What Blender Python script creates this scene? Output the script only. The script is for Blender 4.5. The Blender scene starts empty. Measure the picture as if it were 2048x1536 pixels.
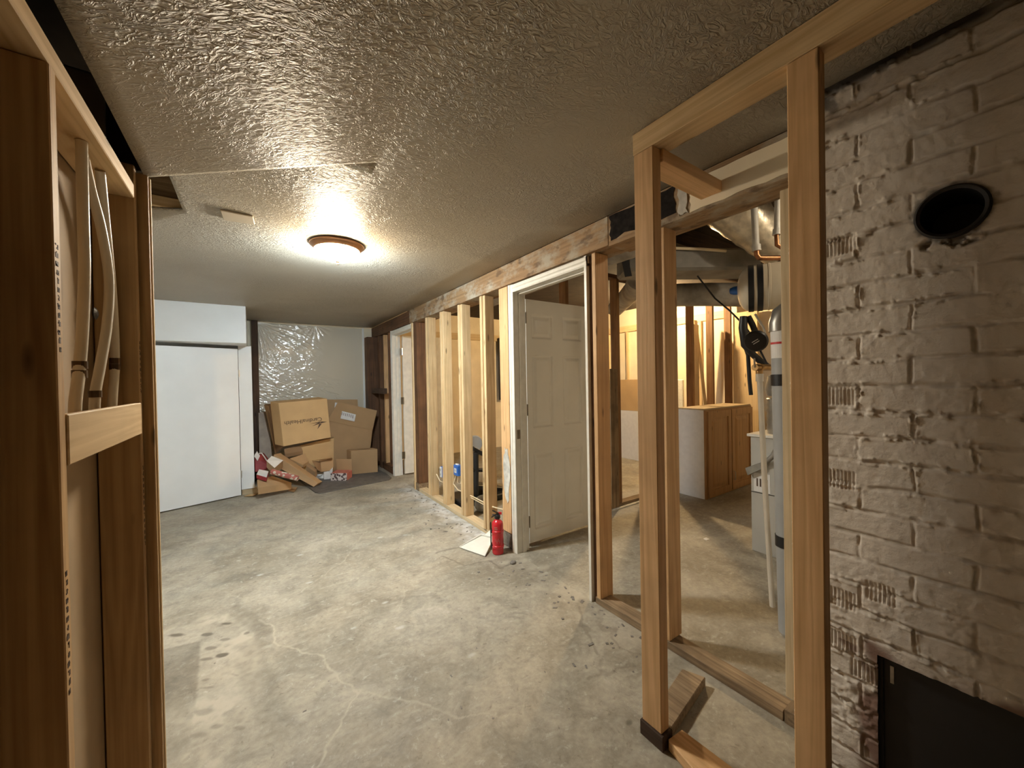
import bpy, bmesh, math, random
import numpy as np
from mathutils import Vector, Matrix

random.seed(7)
rng = np.random.default_rng(11)
S = bpy.context.scene
COL = S.collection
S.view_settings.view_transform = 'Standard'
S.view_settings.look = 'None'
S.view_settings.gamma = 1.0
S.view_settings.use_curve_mapping = False
S.view_settings.exposure = 0.0

# ------------------------------------------------------------------ camera
FPX, YAW, PITCH, ROLL, CH = 760.0, math.radians(34.4), -0.0091, 0.0185, 1.33
F_ = Vector((math.sin(YAW) * math.cos(PITCH), math.cos(YAW) * math.cos(PITCH), math.sin(PITCH)))
R0 = Vector((math.cos(YAW), -math.sin(YAW), 0))
U0 = R0.cross(F_)
R_ = R0 * math.cos(ROLL) - U0 * math.sin(ROLL)
U_ = U0 * math.cos(ROLL) + R0 * math.sin(ROLL)
CAM = Vector((0, 0, CH))
cd = bpy.data.cameras.new('camera')
cd.sensor_width = 36.0
cd.lens = 36.0 * FPX / 2048.0
cd.clip_start = 0.02
cam = bpy.data.objects.new('camera', cd)
COL.objects.link(cam)
M = Matrix((R_, U_, -F_)).transposed().to_4x4()
M.translation = CAM
cam.matrix_world = M
S.camera = cam

# measuring helpers: where the sight line of a photo point meets a plane of the place
def ray(x, y):
    return F_ + R_ * ((x - 1024) / FPX) - U_ * ((y - 768) / FPX)
def onz(x, y, z=0.0):
    d = ray(x, y); return CAM + d * ((z - CH) / d.z)
def onx(x, y, X):
    d = ray(x, y); return CAM + d * (X / d.x)
def ony(x, y, Y):
    d = ray(x, y); return CAM + d * (Y / d.y)
def atd(x, y, d):
    return CAM + ray(x, y) * d

# ------------------------------------------------------------------ materials
def new_mat(name):
    m = bpy.data.materials.new(name); m.use_nodes = True
    nt = m.node_tree
    return m, nt, nt.nodes['Principled BSDF'], nt.nodes['Material Output']
def nd(nt, t, **kw):
    n = nt.nodes.new(t)
    for k, v in kw.items():
        if k in n.inputs: n.inputs[k].default_value = v
        else: setattr(n, k, v)
    return n
def mapped(nt, scale, rnd=True):
    tc = nd(nt, 'ShaderNodeTexCoord')
    mp = nd(nt, 'ShaderNodeMapping'); mp.inputs['Scale'].default_value = scale
    if rnd:
        oi = nd(nt, 'ShaderNodeObjectInfo')
        cx = nd(nt, 'ShaderNodeVectorMath', operation='SCALE'); cx.inputs[0].default_value = (13.1, 7.7, 9.3)
        nt.links.new(oi.outputs['Random'], cx.inputs['Scale'])
        ad = nd(nt, 'ShaderNodeVectorMath', operation='ADD')
        nt.links.new(tc.outputs['Object'], ad.inputs[0]); nt.links.new(cx.outputs[0], ad.inputs[1])
        nt.links.new(ad.outputs[0], mp.inputs['Vector'])
    else:
        nt.links.new(tc.outputs['Object'], mp.inputs['Vector'])
    return mp
def ramp(nt, src, stops):
    r = nd(nt, 'ShaderNodeValToRGB'); e = r.color_ramp.elements
    while len(e) < len(stops): e.new(0.5)
    for i, (p, c) in enumerate(stops):
        e[i].position = p
        e[i].color = (c, c, c, 1) if isinstance(c, (int, float)) else (c[0], c[1], c[2], 1)
    nt.links.new(src, r.inputs['Fac']); return r
def mixc(nt, fac, a, b, mode='MIX'):
    m = nd(nt, 'ShaderNodeMix', data_type='RGBA', blend_type=mode)
    for sock, v in ((m.inputs[0], fac), (m.inputs[6], a), (m.inputs[7], b)):
        if hasattr(v, 'links') or isinstance(v, bpy.types.NodeSocket): nt.links.new(v, sock)
        elif isinstance(v, (int, float)): sock.default_value = v
        else: sock.default_value = (v[0], v[1], v[2], 1)
    return m.outputs[2]
def bump(nt, h, strength, dist, bsdf):
    b = nd(nt, 'ShaderNodeBump'); b.inputs['Strength'].default_value = strength
    b.inputs['Distance'].default_value = dist
    nt.links.new(h, b.inputs['Height']); nt.links.new(b.outputs[0], bsdf.inputs['Normal'])

WOODC = {}
def wood(kind, axis):
    key = (kind, axis)
    if key in WOODC: return WOODC[key]
    light, dark, rough, dirt = {
        'pine':   ((.74, .54, .30), (.56, .37, .175), .62, .25),
        'fir':    ((.78, .49, .245), (.58, .335, .145), .6, .28),
        'old':    ((.190, .088, .036), (.085, .038, .017), .7, .5),
        'gray':   ((.36, .255, .15), (.17, .11, .06), .75, .7),
        'dark':   ((.085, .045, .024), (.03, .016, .009), .8, .5),
        'pale':   ((.62, .49, .31), (.46, .34, .19), .65, .25),
        'oak':    ((.44, .24, .095), (.31, .155, .055), .42, .1),
        'brown':  ((.33, .175, .07), (.20, .098, .038), .65, .3),
        'darkened': ((.60, .395, .19), (.38, .22, .09), .62, .25),  # pine darkened, shade on the left studs put into the colour
        'ply':    ((.78, .60, .34), (.66, .47, .25), .6, .15),
    }[kind]
    m, nt, b, out = new_mat('wood_%s_%s' % (kind, axis))
    ai = 'xyz'.index(axis)
    def sc(a, l):
        v = [a, a, a]; v[ai] = l; return v
    mp = mapped(nt, sc(70, 1.6))
    n1 = nd(nt, 'ShaderNodeTexNoise'); n1.inputs['Scale'].default_value = 1; n1.inputs['Detail'].default_value = 4
    nt.links.new(mp.outputs[0], n1.inputs['Vector'])
    mp2 = mapped(nt, sc(16, .7))
    n2 = nd(nt, 'ShaderNodeTexNoise'); n2.inputs['Scale'].default_value = 1; n2.inputs['Detail'].default_value = 2; n2.inputs['Distortion'].default_value = .6
    nt.links.new(mp2.outputs[0], n2.inputs['Vector'])
    w = nd(nt, 'ShaderNodeMath', operation='MULTIPLY'); w.inputs[1].default_value = 6.0
    nt.links.new(n2.outputs[0], w.inputs[0])
    fr = nd(nt, 'ShaderNodeMath', operation='PINGPONG'); fr.inputs[1].default_value = .5
    nt.links.new(w.outputs[0], fr.inputs[0])
    mm = nd(nt, 'ShaderNodeMath', operation='MULTIPLY_ADD'); mm.inputs[1].default_value = .45; 
    nt.links.new(fr.outputs[0], mm.inputs[0]); 
    sc2 = nd(nt, 'ShaderNodeMath', operation='MULTIPLY'); sc2.inputs[1].default_value = .75
    nt.links.new(n1.outputs[0], sc2.inputs[0]); nt.links.new(sc2.outputs[0], mm.inputs[2])
    r = ramp(nt, mm.outputs[0], [(.25, dark), (.62, light)])
    # knots
    mp3 = mapped(nt, sc(13, 3.4))
    vo = nd(nt, 'ShaderNodeTexVoronoi'); vo.inputs['Scale'].default_value = 1
    nt.links.new(mp3.outputs[0], vo.inputs['Vector'])
    rk = ramp(nt, vo.outputs['Distance'], [(.06, 1), (.135, 0)])
    kcol = tuple(c * .42 for c in dark)
    col = mixc(nt, rk.outputs[0], r.outputs[0], kcol)
    # dirt
    mp4 = mapped(nt, (5, 5, 5))
    n4 = nd(nt, 'ShaderNodeTexNoise'); n4.inputs['Detail'].default_value = 6; n4.inputs['Scale'].default_value = 1
    nt.links.new(mp4.outputs[0], n4.inputs['Vector'])
    rd = ramp(nt, n4.outputs[0], [(.42, 0), (.72, dirt)])
    col = mixc(nt, rd.outputs[0], col, tuple(c * .5 for c in dark))
    # board to board variation
    oi = nd(nt, 'ShaderNodeObjectInfo')
    rv = ramp(nt, oi.outputs['Random'], [(0, .82), (1, 1.12)])
    col = mixc(nt, 1.0, col, rv.outputs[0], 'MULTIPLY')
    nt.links.new(col, b.inputs['Base Color'])
    b.inputs['Roughness'].default_value = rough
    bump(nt, mm.outputs[0], .25, .003, b)
    WOODC[key] = m
    return m

def plain(name, col, rough=.5, metal=0.0, var=.12, scale=9, bmp=0.0, alpha=None, spec=None, coat=0):
    m, nt, b, out = new_mat(name)
    mp = mapped(nt, (scale,) * 3)
    n = nd(nt, 'ShaderNodeTexNoise'); n.inputs['Detail'].default_value = 5; n.inputs['Scale'].default_value = 1
    nt.links.new(mp.outputs[0], n.inputs['Vector'])
    r = ramp(nt, n.outputs[0], [(.3, tuple(c * (1 - var) for c in col)), (.7, tuple(min(1, c * (1 + var * .5)) for c in col))])
    nt.links.new(r.outputs[0], b.inputs['Base Color'])
    b.inputs['Roughness'].default_value = rough; b.inputs['Metallic'].default_value = metal
    if spec is not None: b.inputs['Specular IOR Level'].default_value = spec
    if coat: b.inputs['Coat Weight'].default_value = coat
    if bmp: bump(nt, n.outputs[0], bmp, .004, b)
    if alpha is not None: b.inputs['Alpha'].default_value = alpha
    return m

MT = {}
MT['white_paint'] = plain('white_paint', (.82, .83, .82), .45, var=.05, scale=3)
MT['trim_paint'] = plain('trim_paint', (.78, .75, .67), .4, var=.1, scale=14)
MT['door_paint'] = plain('door_paint', (.80, .77, .69), .30, var=.05, scale=4)
MT['cream_board'] = plain('cream_board', (.86, .75, .55), .6, var=.1, scale=4)
MT['drywall'] = plain('drywall_paper', (.48, .40, .29), .8, var=.15, scale=5)
MT['shaded_drywall'] = plain('shaded_drywall_paper', (.36, .25, .14), .8, var=.15, scale=5)  # drywall with the shade of the left stud bay put into its colour
MT['drywall_gray'] = plain('drywall_gray', (.40, .33, .27), .85, var=.2, scale=9, bmp=.15)
MT['plaster'] = plain('plaster', (.62, .60, .54), .85, var=.35, scale=18, bmp=.4)
MT['kraft'] = plain('cardboard', (.43, .27, .135), .75, var=.08, scale=5)
MT['kraft_light'] = plain('cardboard_light', (.55, .36, .17), .75, var=.08, scale=5)
MT['kraft_dark'] = plain('cardboard_inside', (.27, .165, .085), .8, var=.1, scale=5)
MT['paper'] = plain('white_paper', (.75, .74, .72), .6, var=.06, scale=20)
MT['red'] = plain('red_paint', (.62, .018, .03), .28, var=.05, coat=.4)
MT['redpaper'] = plain('red_paper', (.30, .03, .035), .5, var=.2, scale=20)
MT['pink'] = plain('printed_pink', (.52, .17, .14), .5, var=.25, scale=20)
MT['black'] = plain('black_plastic', (.012, .012, .013), .42, var=.2)
MT['black_metal'] = plain('black_metal', (.016, .014, .013), .5, var=.3, scale=12)
MT['tar'] = plain('tar', (.022, .018, .016), .9, spec=.1, var=.5, scale=30, bmp=.5)
MT['rubber'] = plain('rubber_mat', (.13, .12, .11), .6, var=.35, scale=14, bmp=.2)
MT['pex'] = plain('white_pex', (.66, .59, .47), .32, var=.04)
MT['pvc'] = plain('white_pvc', (.78, .75, .68), .4, var=.08, scale=16)
MT['brass'] = plain('brass', (.50, .31, .13), .35, metal=.9, var=.3, scale=25)
MT['brass_dark'] = plain('crimp_ring', (.10, .065, .04), .4, metal=.8, var=.3, scale=25)
MT['copper'] = plain('copper', (.42, .19, .09), .38, metal=.9, var=.35, scale=25)
MT['bronze'] = plain('brushed_bronze', (.40, .21, .11), .33, metal=.85, var=.1, scale=25)
MT['chrome'] = plain('hinge_metal', (.55, .52, .46), .3, metal=.9, var=.15, scale=25)
MT['hinge'] = plain('hinge_antique', (.24, .20, .14), .4, metal=.7, var=.2, scale=25)
MT['steel'] = plain('furnace_enamel', (.48, .47, .43), .4, metal=.15, var=.1, scale=4)
MT['galv'] = plain('galvanized', (.33, .32, .29), .36, metal=.65, var=.3, scale=12)
MT['galvdark'] = plain('dusty_duct', (.25, .235, .21), .6, metal=.2, var=.35, scale=6)
MT['ductwrap'] = plain('duct_wrap', (.36, .33, .285), .6, metal=.1, var=.4, scale=10, bmp=.5)
MT['foil'] = plain('foil_wrap', (.72, .64, .50), .3, metal=.55, var=.3, scale=22, bmp=.8)
MT['graypvc'] = plain('gray_vent_plastic', (.36, .37, .37), .42, var=.08)
MT['tank'] = plain('tank_enamel', (.66, .58, .44), .3, var=.06, coat=.3)
MT['blue'] = plain('blue_plastic', (.03, .14, .50), .4, var=.1)
MT['yellow'] = plain('yellow_label', (.50, .40, .04), .5, var=.3, scale=60)
MT['cable'] = plain('cable_jacket', (.75, .62, .42), .45, var=.05)
MT['graybag'] = plain('gray_plastic_bag', (.30, .32, .33), .35, var=.3, scale=10, bmp=.6)
MT['dustpan'] = plain('dustpan_plastic', (.78, .77, .70), .4, var=.1, scale=10)
MT['stone'] = plain('stone_chip', (.22, .20, .18), .9, var=.4, scale=40, bmp=.5)
MT['ink'] = plain('ink', (.085, .048, .026), .7, var=.2, scale=60)
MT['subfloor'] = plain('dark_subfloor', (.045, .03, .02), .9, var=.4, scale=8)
MT['concrete_stub'] = plain('concrete_stub', (.22, .19, .15), .9, var=.5, scale=20, bmp=.5)
MT['foam'] = plain('foam_board', (.82, .82, .72), .7, var=.12, scale=40)
MT['redstripe'] = plain('label_red', (.5, .03, .03), .5, var=.05)
MT['soot'] = plain('sooty_joint', (.06, .045, .03), .9, var=.5, scale=25)

# printed pattern for wrapping roll and box
def printed(name, a, b_, scale):
    m, nt, b, out = new_mat(name)
    mp = mapped(nt, (scale,) * 3)
    v = nd(nt, 'ShaderNodeTexVoronoi'); v.inputs['Scale'].default_value = 1
    nt.links.new(mp.outputs[0], v.inputs['Vector'])
    r = ramp(nt, v.outputs['Distance'], [(.42, a), (.5, b_)])
    nt.links.new(r.outputs[0], b.inputs['Base Color']); b.inputs['Roughness'].default_value = .5
    return m
MT['wrap'] = printed('wrapping_paper', (.62, .56, .46), (.42, .13, .10), 28)
MT['photo_print'] = printed('printed_carton', (.10, .06, .06), (.66, .58, .55), 30)

# ceiling: crow's foot / stomp texture in semi gloss paint
def ceiling_mat():
    m, nt, b, out = new_mat('textured_ceiling_paint')
    mp = mapped(nt, (1, 1, 1), False)
    warp = nd(nt, 'ShaderNodeTexNoise'); warp.inputs['Scale'].default_value = 2.3; warp.inputs['Detail'].default_value = 1
    nt.links.new(mp.outputs[0], warp.inputs['Vector'])
    n1 = nd(nt, 'ShaderNodeTexNoise'); n1.inputs['Scale'].default_value = 36; n1.inputs['Detail'].default_value = 3
    n1.inputs['Roughness'].default_value = .55; n1.inputs['Distortion'].default_value = .9
    va = nd(nt, 'ShaderNodeVectorMath', operation='MULTIPLY_ADD')
    va.inputs[1].default_value = (.16, .16, .16)
    nt.links.new(warp.outputs['Color'], va.inputs[0]); nt.links.new(mp.outputs[0], va.inputs[2])
    st = nd(nt, 'ShaderNodeMapping'); st.inputs['Scale'].default_value = (1.0, 1.45, 1); st.inputs['Rotation'].default_value = (0, 0, .5)
    nt.links.new(va.outputs[0], st.inputs['Vector'])
    nt.links.new(st.outputs[0], n1.inputs['Vector'])
    s = nd(nt, 'ShaderNodeMath', operation='SUBTRACT'); s.inputs[1].default_value = .5
    nt.links.new(n1.outputs[0], s.inputs[0])
    ab = nd(nt, 'ShaderNodeMath', operation='ABSOLUTE'); nt.links.new(s.outputs[0], ab.inputs[0])
    r1 = ramp(nt, ab.outputs[0], [(0.0, 1), (.07, .35), (.2, 0)])
    n3 = nd(nt, 'ShaderNodeTexNoise'); n3.inputs['Scale'].default_value = 60; n3.inputs['Detail'].default_value = 3
    nt.links.new(mp.outputs[0], n3.inputs['Vector'])
    am = nd(nt, 'ShaderNodeTexNoise'); am.inputs['Scale'].default_value = 1.7; am.inputs['Detail'].default_value = 2
    nt.links.new(mp.outputs[0], am.inputs['Vector'])
    ra = ramp(nt, am.outputs[0], [(.38, .22), (.60, 1)])
    ad = nd(nt, 'ShaderNodeMath', operation='MULTIPLY_ADD'); ad.inputs[1].default_value = .35
    nt.links.new(n3.outputs[0], ad.inputs[0]); nt.links.new(r1.outputs[0], ad.inputs[2])
    h = nd(nt, 'ShaderNodeMath', operation='MULTIPLY')
    nt.links.new(ad.outputs[0], h.inputs[0]); nt.links.new(ra.outputs[0], h.inputs[1])
    bump(nt, h.outputs[0], .9, .0056, b)
    r = ramp(nt, am.outputs[0], [(.3, (.415, .365, .28)), (.7, (.46, .405, .315))])
    nt.links.new(r.outputs[0], b.inputs['Base Color'])
    b.inputs['Roughness'].default_value = .46
    b.inputs['Specular IOR Level'].default_value = .38
    return m
MT['ceiling'] = ceiling_mat()

def floor_mat():
    m, nt, b, out = new_mat('worn_concrete')
    mp = mapped(nt, (1, 1, 1), False)
    def noise(scale, det, dist=0, ro=.55):
        n = nd(nt, 'ShaderNodeTexNoise'); n.inputs['Scale'].default_value = scale; n.inputs['Detail'].default_value = det
        n.inputs['Distortion'].default_value = dist; n.inputs['Roughness'].default_value = ro
        nt.links.new(mp.outputs[0], n.inputs['Vector']); return n
    a = noise(1.6, 8, .6, .65); c = noise(6, 8, .8, .7); f = noise(45, 5, 0, .6)
    r = ramp(nt, a.outputs[0], [(.3, (.245, .212, .158)), (.5, (.345, .308, .24)), (.7, (.455, .415, .335))])
    r2 = ramp(nt, c.outputs[0], [(.34, .70), (.52, 1.0), (.72, 1.18)])
    col = mixc(nt, 1.0, r.outputs[0], r2.outputs[0], 'MULTIPLY')
    r3 = ramp(nt, f.outputs[0], [(.3, .85), (.7, 1.1)])
    col = mixc(nt, 1.0, col, r3.outputs[0], 'MULTIPLY')
    # scuffs: stretched pale streaks
    mp2 = mapped(nt, (9, 26, 1), False); mp2.inputs['Rotation'].default_value = (0, 0, .5)
    sn = nd(nt, 'ShaderNodeTexNoise'); sn.inputs['Scale'].default_value = 1; sn.inputs['Detail'].default_value = 5
    nt.links.new(mp2.outputs[0], sn.inputs['Vector'])
    rs = ramp(nt, sn.outputs[0], [(.58, 0), (.75, .55)])
    col = mixc(nt, rs.outputs[0], col, (.46, .43, .36))
    fl = nd(nt, 'ShaderNodeTexNoise'); fl.inputs['Scale'].default_value = 22; fl.inputs['Detail'].default_value = 9; fl.inputs['Roughness'].default_value = .78; fl.inputs['Distortion'].default_value = .4
    nt.links.new(mp.outputs[0], fl.inputs['Vector'])
    rf = ramp(nt, fl.outputs[0], [(.56, 0), (.66, .75)])
    col = mixc(nt, rf.outputs[0], col, (.50, .47, .40))
    rg = ramp(nt, fl.outputs[0], [(.32, .7), (.43, 0)])
    col = mixc(nt, rg.outputs[0], col, (.13, .11, .08))
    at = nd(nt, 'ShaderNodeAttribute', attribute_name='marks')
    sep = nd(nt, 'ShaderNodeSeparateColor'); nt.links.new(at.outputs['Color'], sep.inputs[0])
    col = mixc(nt, sep.outputs[0], col, (.47, .42, .33))      # pale dust, filler in cracks, painted patch of light
    col = mixc(nt, sep.outputs[1], col, (.085, .070, .048))   # dark stain, footprints, rectangle left dark in the painted light
    col = mixc(nt, sep.outputs[2], col, (.60, .60, .58))      # white plaster dust
    nt.links.new(col, b.inputs['Base Color'])
    rr = ramp(nt, c.outputs[0], [(.3, .5), (.7, .75)])
    nt.links.new(rr.outputs[0], b.inputs['Roughness'])
    hh = nd(nt, 'ShaderNodeMath', operation='ADD'); nt.links.new(c.outputs[0], hh.inputs[0]); nt.links.new(f.outputs[0], hh.inputs[1])
    bump(nt, hh.outputs[0], .25, .006, b)
    return m
MT['floor'] = floor_mat()

def brick_mat():
    m, nt, b, out = new_mat('painted_brick')
    mp = mapped(nt, (1, 1, 1), False)
    n = nd(nt, 'ShaderNodeTexNoise'); n.inputs['Scale'].default_value = 7; n.inputs['Detail'].default_value = 6
    nt.links.new(mp.outputs[0], n.inputs['Vector'])
    r = ramp(nt, n.outputs[0], [(.3, (.71, .65, .575)), (.7, (.79, .735, .66))])
    at = nd(nt, 'ShaderNodeAttribute', attribute_name='marks')
    sep = nd(nt, 'ShaderNodeSeparateColor'); nt.links.new(at.outputs['Color'], sep.inputs[0])
    col = mixc(nt, sep.outputs[0], r.outputs[0], (.035, .027, .02))   # soot
    col = mixc(nt, sep.outputs[1], col, (.16, .062, .035))           # bare red clay and rust
    col = mixc(nt, sep.outputs[2], col, (.22, .18, .11))             # dirty mortar
    nt.links.new(col, b.inputs['Base Color']); b.inputs['Roughness'].default_value = .62
    f = nd(nt, 'ShaderNodeTexNoise'); f.inputs['Scale'].default_value = 60; f.inputs['Detail'].default_value = 6; f.inputs['Roughness'].default_value = .7
    nt.links.new(mp.outputs[0], f.inputs['Vector'])
    bump(nt, f.outputs[0], .5, .005, b)
    return m
MT['brick'] = brick_mat()

def beam_mat():
    m, nt, b, out = new_mat('mottled_old_beam')
    mp = mapped(nt, (60, 1.6, 60))
    n = nd(nt, 'ShaderNodeTexNoise'); n.inputs['Scale'].default_value = 1; n.inputs['Detail'].default_value = 4
    nt.links.new(mp.outputs[0], n.inputs['Vector'])
    r = ramp(nt, n.outputs[0], [(.3, (.22, .125, .055)), (.7, (.36, .225, .11))])
    mp2 = mapped(nt, (7, 4, 7))
    n2 = nd(nt, 'ShaderNodeTexNoise'); n2.inputs['Scale'].default_value = 1; n2.inputs['Detail'].default_value = 7; n2.inputs['Roughness'].default_value = .7
    nt.links.new(mp2.outputs[0], n2.inputs['Vector'])
    r2 = ramp(nt, n2.outputs[0], [(.46, 0), (.62, .8)])
    col = mixc(nt, r2.outputs[0], r.outputs[0], (.40, .36, .28))
    n3 = nd(nt, 'ShaderNodeTexNoise'); n3.inputs['Scale'].default_value = 2.4; n3.inputs['Detail'].default_value = 6
    nt.links.new(mp2.outputs[0], n3.inputs['Vector'])
    r3 = ramp(nt, n3.outputs[0], [(.56, 0), (.66, .75)])
    col = mixc(nt, r3.outputs[0], col, (.12, .07, .035))
    nt.links.new(col, b.inputs['Base Color']); b.inputs['Roughness'].default_value = .75
    bump(nt, n2.outputs[0], .4, .006, b)
    return m
MT['beam'] = beam_mat()

def poly_mat():
    m, nt, b, out = new_mat('clear_poly_sheet'); nt.nodes.remove(b)
    tr = nd(nt, 'ShaderNodeBsdfTransparent'); tr.inputs['Color'].default_value = (.97, .97, .94, 1)
    df = nd(nt, 'ShaderNodeBsdfDiffuse'); df.inputs['Color'].default_value = (.88, .85, .77, 1)
    gl = nd(nt, 'ShaderNodeBsdfGlossy'); gl.inputs['Color'].default_value = (1, 1, 1, 1); gl.inputs['Roughness'].default_value = .17
    m1 = nd(nt, 'ShaderNodeMixShader'); m1.inputs[0].default_value = .45
    nt.links.new(tr.outputs[0], m1.inputs[1]); nt.links.new(df.outputs[0], m1.inputs[2])
    m2 = nd(nt, 'ShaderNodeMixShader'); m2.inputs[0].default_value = .10
    nt.links.new(m1.outputs[0], m2.inputs[1]); nt.links.new(gl.outputs[0], m2.inputs[2])
    nt.links.new(m2.outputs[0], out.inputs['Surface'])
    return m
MT['poly'] = poly_mat()

def emit_mat(name, build):
    m, nt, b, out = new_mat(name); nt.nodes.remove(b)
    e = nd(nt, 'ShaderNodeEmission'); build(nt, e)
    nt.links.new(e.outputs[0], out.inputs['Surface']); return m
LAMP = 210.0
def bowl_build(nt, e):
    # frosted bowl over two bulbs: a warm one on the near side, a cool white one on the far side
    tc = nd(nt, 'ShaderNodeTexCoord'); sp = nd(nt, 'ShaderNodeSeparateXYZ')
    nt.links.new(tc.outputs['Object'], sp.inputs[0])
    mr = nd(nt, 'ShaderNodeMapRange'); mr.inputs['From Min'].default_value = -.05; mr.inputs['From Max'].default_value = .06
    nt.links.new(sp.outputs['Y'], mr.inputs['Value'])
    col = mixc(nt, mr.outputs[0], (1.0, .83, .60), (.77, .91, 1.0))
    nt.links.new(col, e.inputs['Color'])
    ms = nd(nt, 'ShaderNodeMapRange'); ms.inputs['From Min'].default_value = -.05; ms.inputs['From Max'].default_value = .06
    ms.inputs['To Min'].default_value = LAMP * .84; ms.inputs['To Max'].default_value = LAMP * 1.85
    nt.links.new(sp.outputs['Y'], ms.inputs['Value']); nt.links.new(ms.outputs[0], e.inputs['Strength'])
MT['bowl'] = emit_mat('lit_frosted_glass', bowl_build)
def bulb_build(nt, e):
    e.inputs['Color'].default_value = (1.0, .70, .36, 1); e.inputs['Strength'].default_value = 2500.0
MT['bulb'] = emit_mat('lit_bulb', bulb_build)
def fill_build(nt, e):
    e.inputs['Color'].default_value = (1.0, .84, .62, 1); e.inputs['Strength'].default_value = 120.0  # added fill light, no lamp of the room
MT['fill_bulb'] = emit_mat('added_fill_light', fill_build)

# ------------------------------------------------------------------ geometry helpers
class G:
    def __init__(self): self.V = []; self.F = []
    def add(self, vs, fs):
        o = len(self.V); self.V += [tuple(v) for v in vs]; self.F += [tuple(i + o for i in f) for f in fs]; return self
    def hexa(self, a, b):        # two matching quads
        vs = list(a) + list(b)
        return self.add(vs, [(0, 1, 2, 3), (7, 6, 5, 4), (0, 4, 5, 1), (1, 5, 6, 2), (2, 6, 7, 3), (3, 7, 4, 0)])
    def box(self, x0, x1, y0, y1, z0, z1):
        return self.hexa([(x0, y0, z0), (x0, y1, z0), (x1, y1, z0), (x1, y0, z0)], [(x0, y0, z1), (x0, y1, z1), (x1, y1, z1), (x1, y0, z1)])
    def prism(self, poly, off):  # planar polygon extruded by a vector
        n = len(poly); off = Vector(off); a = [Vector(p) for p in poly]; b = [p + off for p in a]
        fs = [tuple(range(n)), tuple(range(2 * n - 1, n - 1, -1))]
        fs += [(i, i + n, (i + 1) % n + n, (i + 1) % n) for i in range(n)]
        return self.add(a + b, fs)
    def tube(self, pts, r, n=12, caps=True):
        pts = [Vector(p) for p in pts]; rs = r if isinstance(r, (list, tuple)) else [r] * len(pts)
        vs = []; up = None
        for i, p in enumerate(pts):
            t = (pts[min(i + 1, len(pts) - 1)] - pts[max(i - 1, 0)]).normalized()
            if up is None:
                up = Vector((0, 0, 1)) if abs(t.z) < .9 else Vector((1, 0, 0))
            u = (up - t * up.dot(t)).normalized(); w = t.cross(u); up = u
            for k in range(n):
                a = 2 * math.pi * k / n
                vs.append(p + (u * math.cos(a) + w * math.sin(a)) * rs[i])
        fs = []
        for i in range(len(pts) - 1):
            for k in range(n):
                a, b2 = i * n + k, i * n + (k + 1) % n
                fs.append((a, b2, b2 + n, a + n))
        if caps:
            fs.append(tuple(range(n - 1, -1, -1))); fs.append(tuple(range((len(pts) - 1) * n, len(pts) * n)))
        return self.add(vs, fs)
    def lathe(self, prof, c, axis=(0, 0, 1), n=32):   # profile of (radius, height along axis)
        ax = Vector(axis).normalized(); c = Vector(c)
        u = ax.orthogonal().normalized(); w = ax.cross(u); vs = []
        for r, h in prof:
            for k in range(n):
                a = 2 * math.pi * k / n
                vs.append(c + ax * h + (u * math.cos(a) + w * math.sin(a)) * max(r, 1e-4))
        fs = []
        for i in range(len(prof) - 1):
            for k in range(n):
                a, b2 = i * n + k, i * n + (k + 1) % n
                fs.append((a, b2, b2 + n, a + n))
        fs.append(tuple(range(n - 1, -1, -1))); fs.append(tuple(range((len(prof) - 1) * n, len(prof) * n)))
        return self.add(vs, fs)

ORIG = {}
def base_origin(V):
    a = np.array([tuple(v) for v in V]); lo = a.min(0); hi = a.max(0)
    return Vector(((lo[0] + hi[0]) / 2, (lo[1] + hi[1]) / 2, lo[2]))
def emit(name, g, mat, parent=None, smooth=False, bevel=0, loc=None, fixn=True, **props):
    """one mesh object; geometry given in world coordinates"""
    if parent is not None: o0 = ORIG[parent.name]
    else: o0 = Vector(loc) if loc is not None else base_origin(g.V)
    me = bpy.data.meshes.new(name)
    me.from_pydata([tuple(Vector(v) - o0) for v in g.V], [], g.F)
    bm = bmesh.new(); bm.from_mesh(me)
    if fixn: bmesh.ops.recalc_face_normals(bm, faces=bm.faces)
    if bevel:
        es = [e for e in bm.edges if len(e.link_faces) == 2 and e.calc_face_angle(0) > .6]
        bmesh.ops.bevel(bm, geom=es, offset=bevel, segments=1, affect='EDGES', clamp_overlap=True)
    bm.to_mesh(me); bm.free()
    if smooth:
        me.polygons.foreach_set('use_smooth', [True] * len(me.polygons))
        try: me.set_sharp_from_angle(angle=math.radians(38))
        except Exception: pass
    me.materials.append(mat)
    ob = bpy.data.objects.new(name, me); COL.objects.link(ob)
    if parent is not None:
        ob.parent = parent; ORIG[ob.name] = o0
    else:
        ob.location = o0; ORIG[ob.name] = o0
    tag(ob, **props)
    return ob
def tag(ob, label=None, cat=None, group=None, kind=None):
    if label: ob['label'] = label
    if cat: ob['category'] = cat
    if group: ob['group'] = group
    if kind: ob['kind'] = kind
    return ob
def thing(name, loc, label, cat, group=None, kind=None):
    o = bpy.data.objects.new(name, None); COL.objects.link(o); o.location = loc
    o.empty_display_size = .1
    ORIG[o.name] = Vector(loc)
    return tag(o, label, cat, group, kind)
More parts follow.
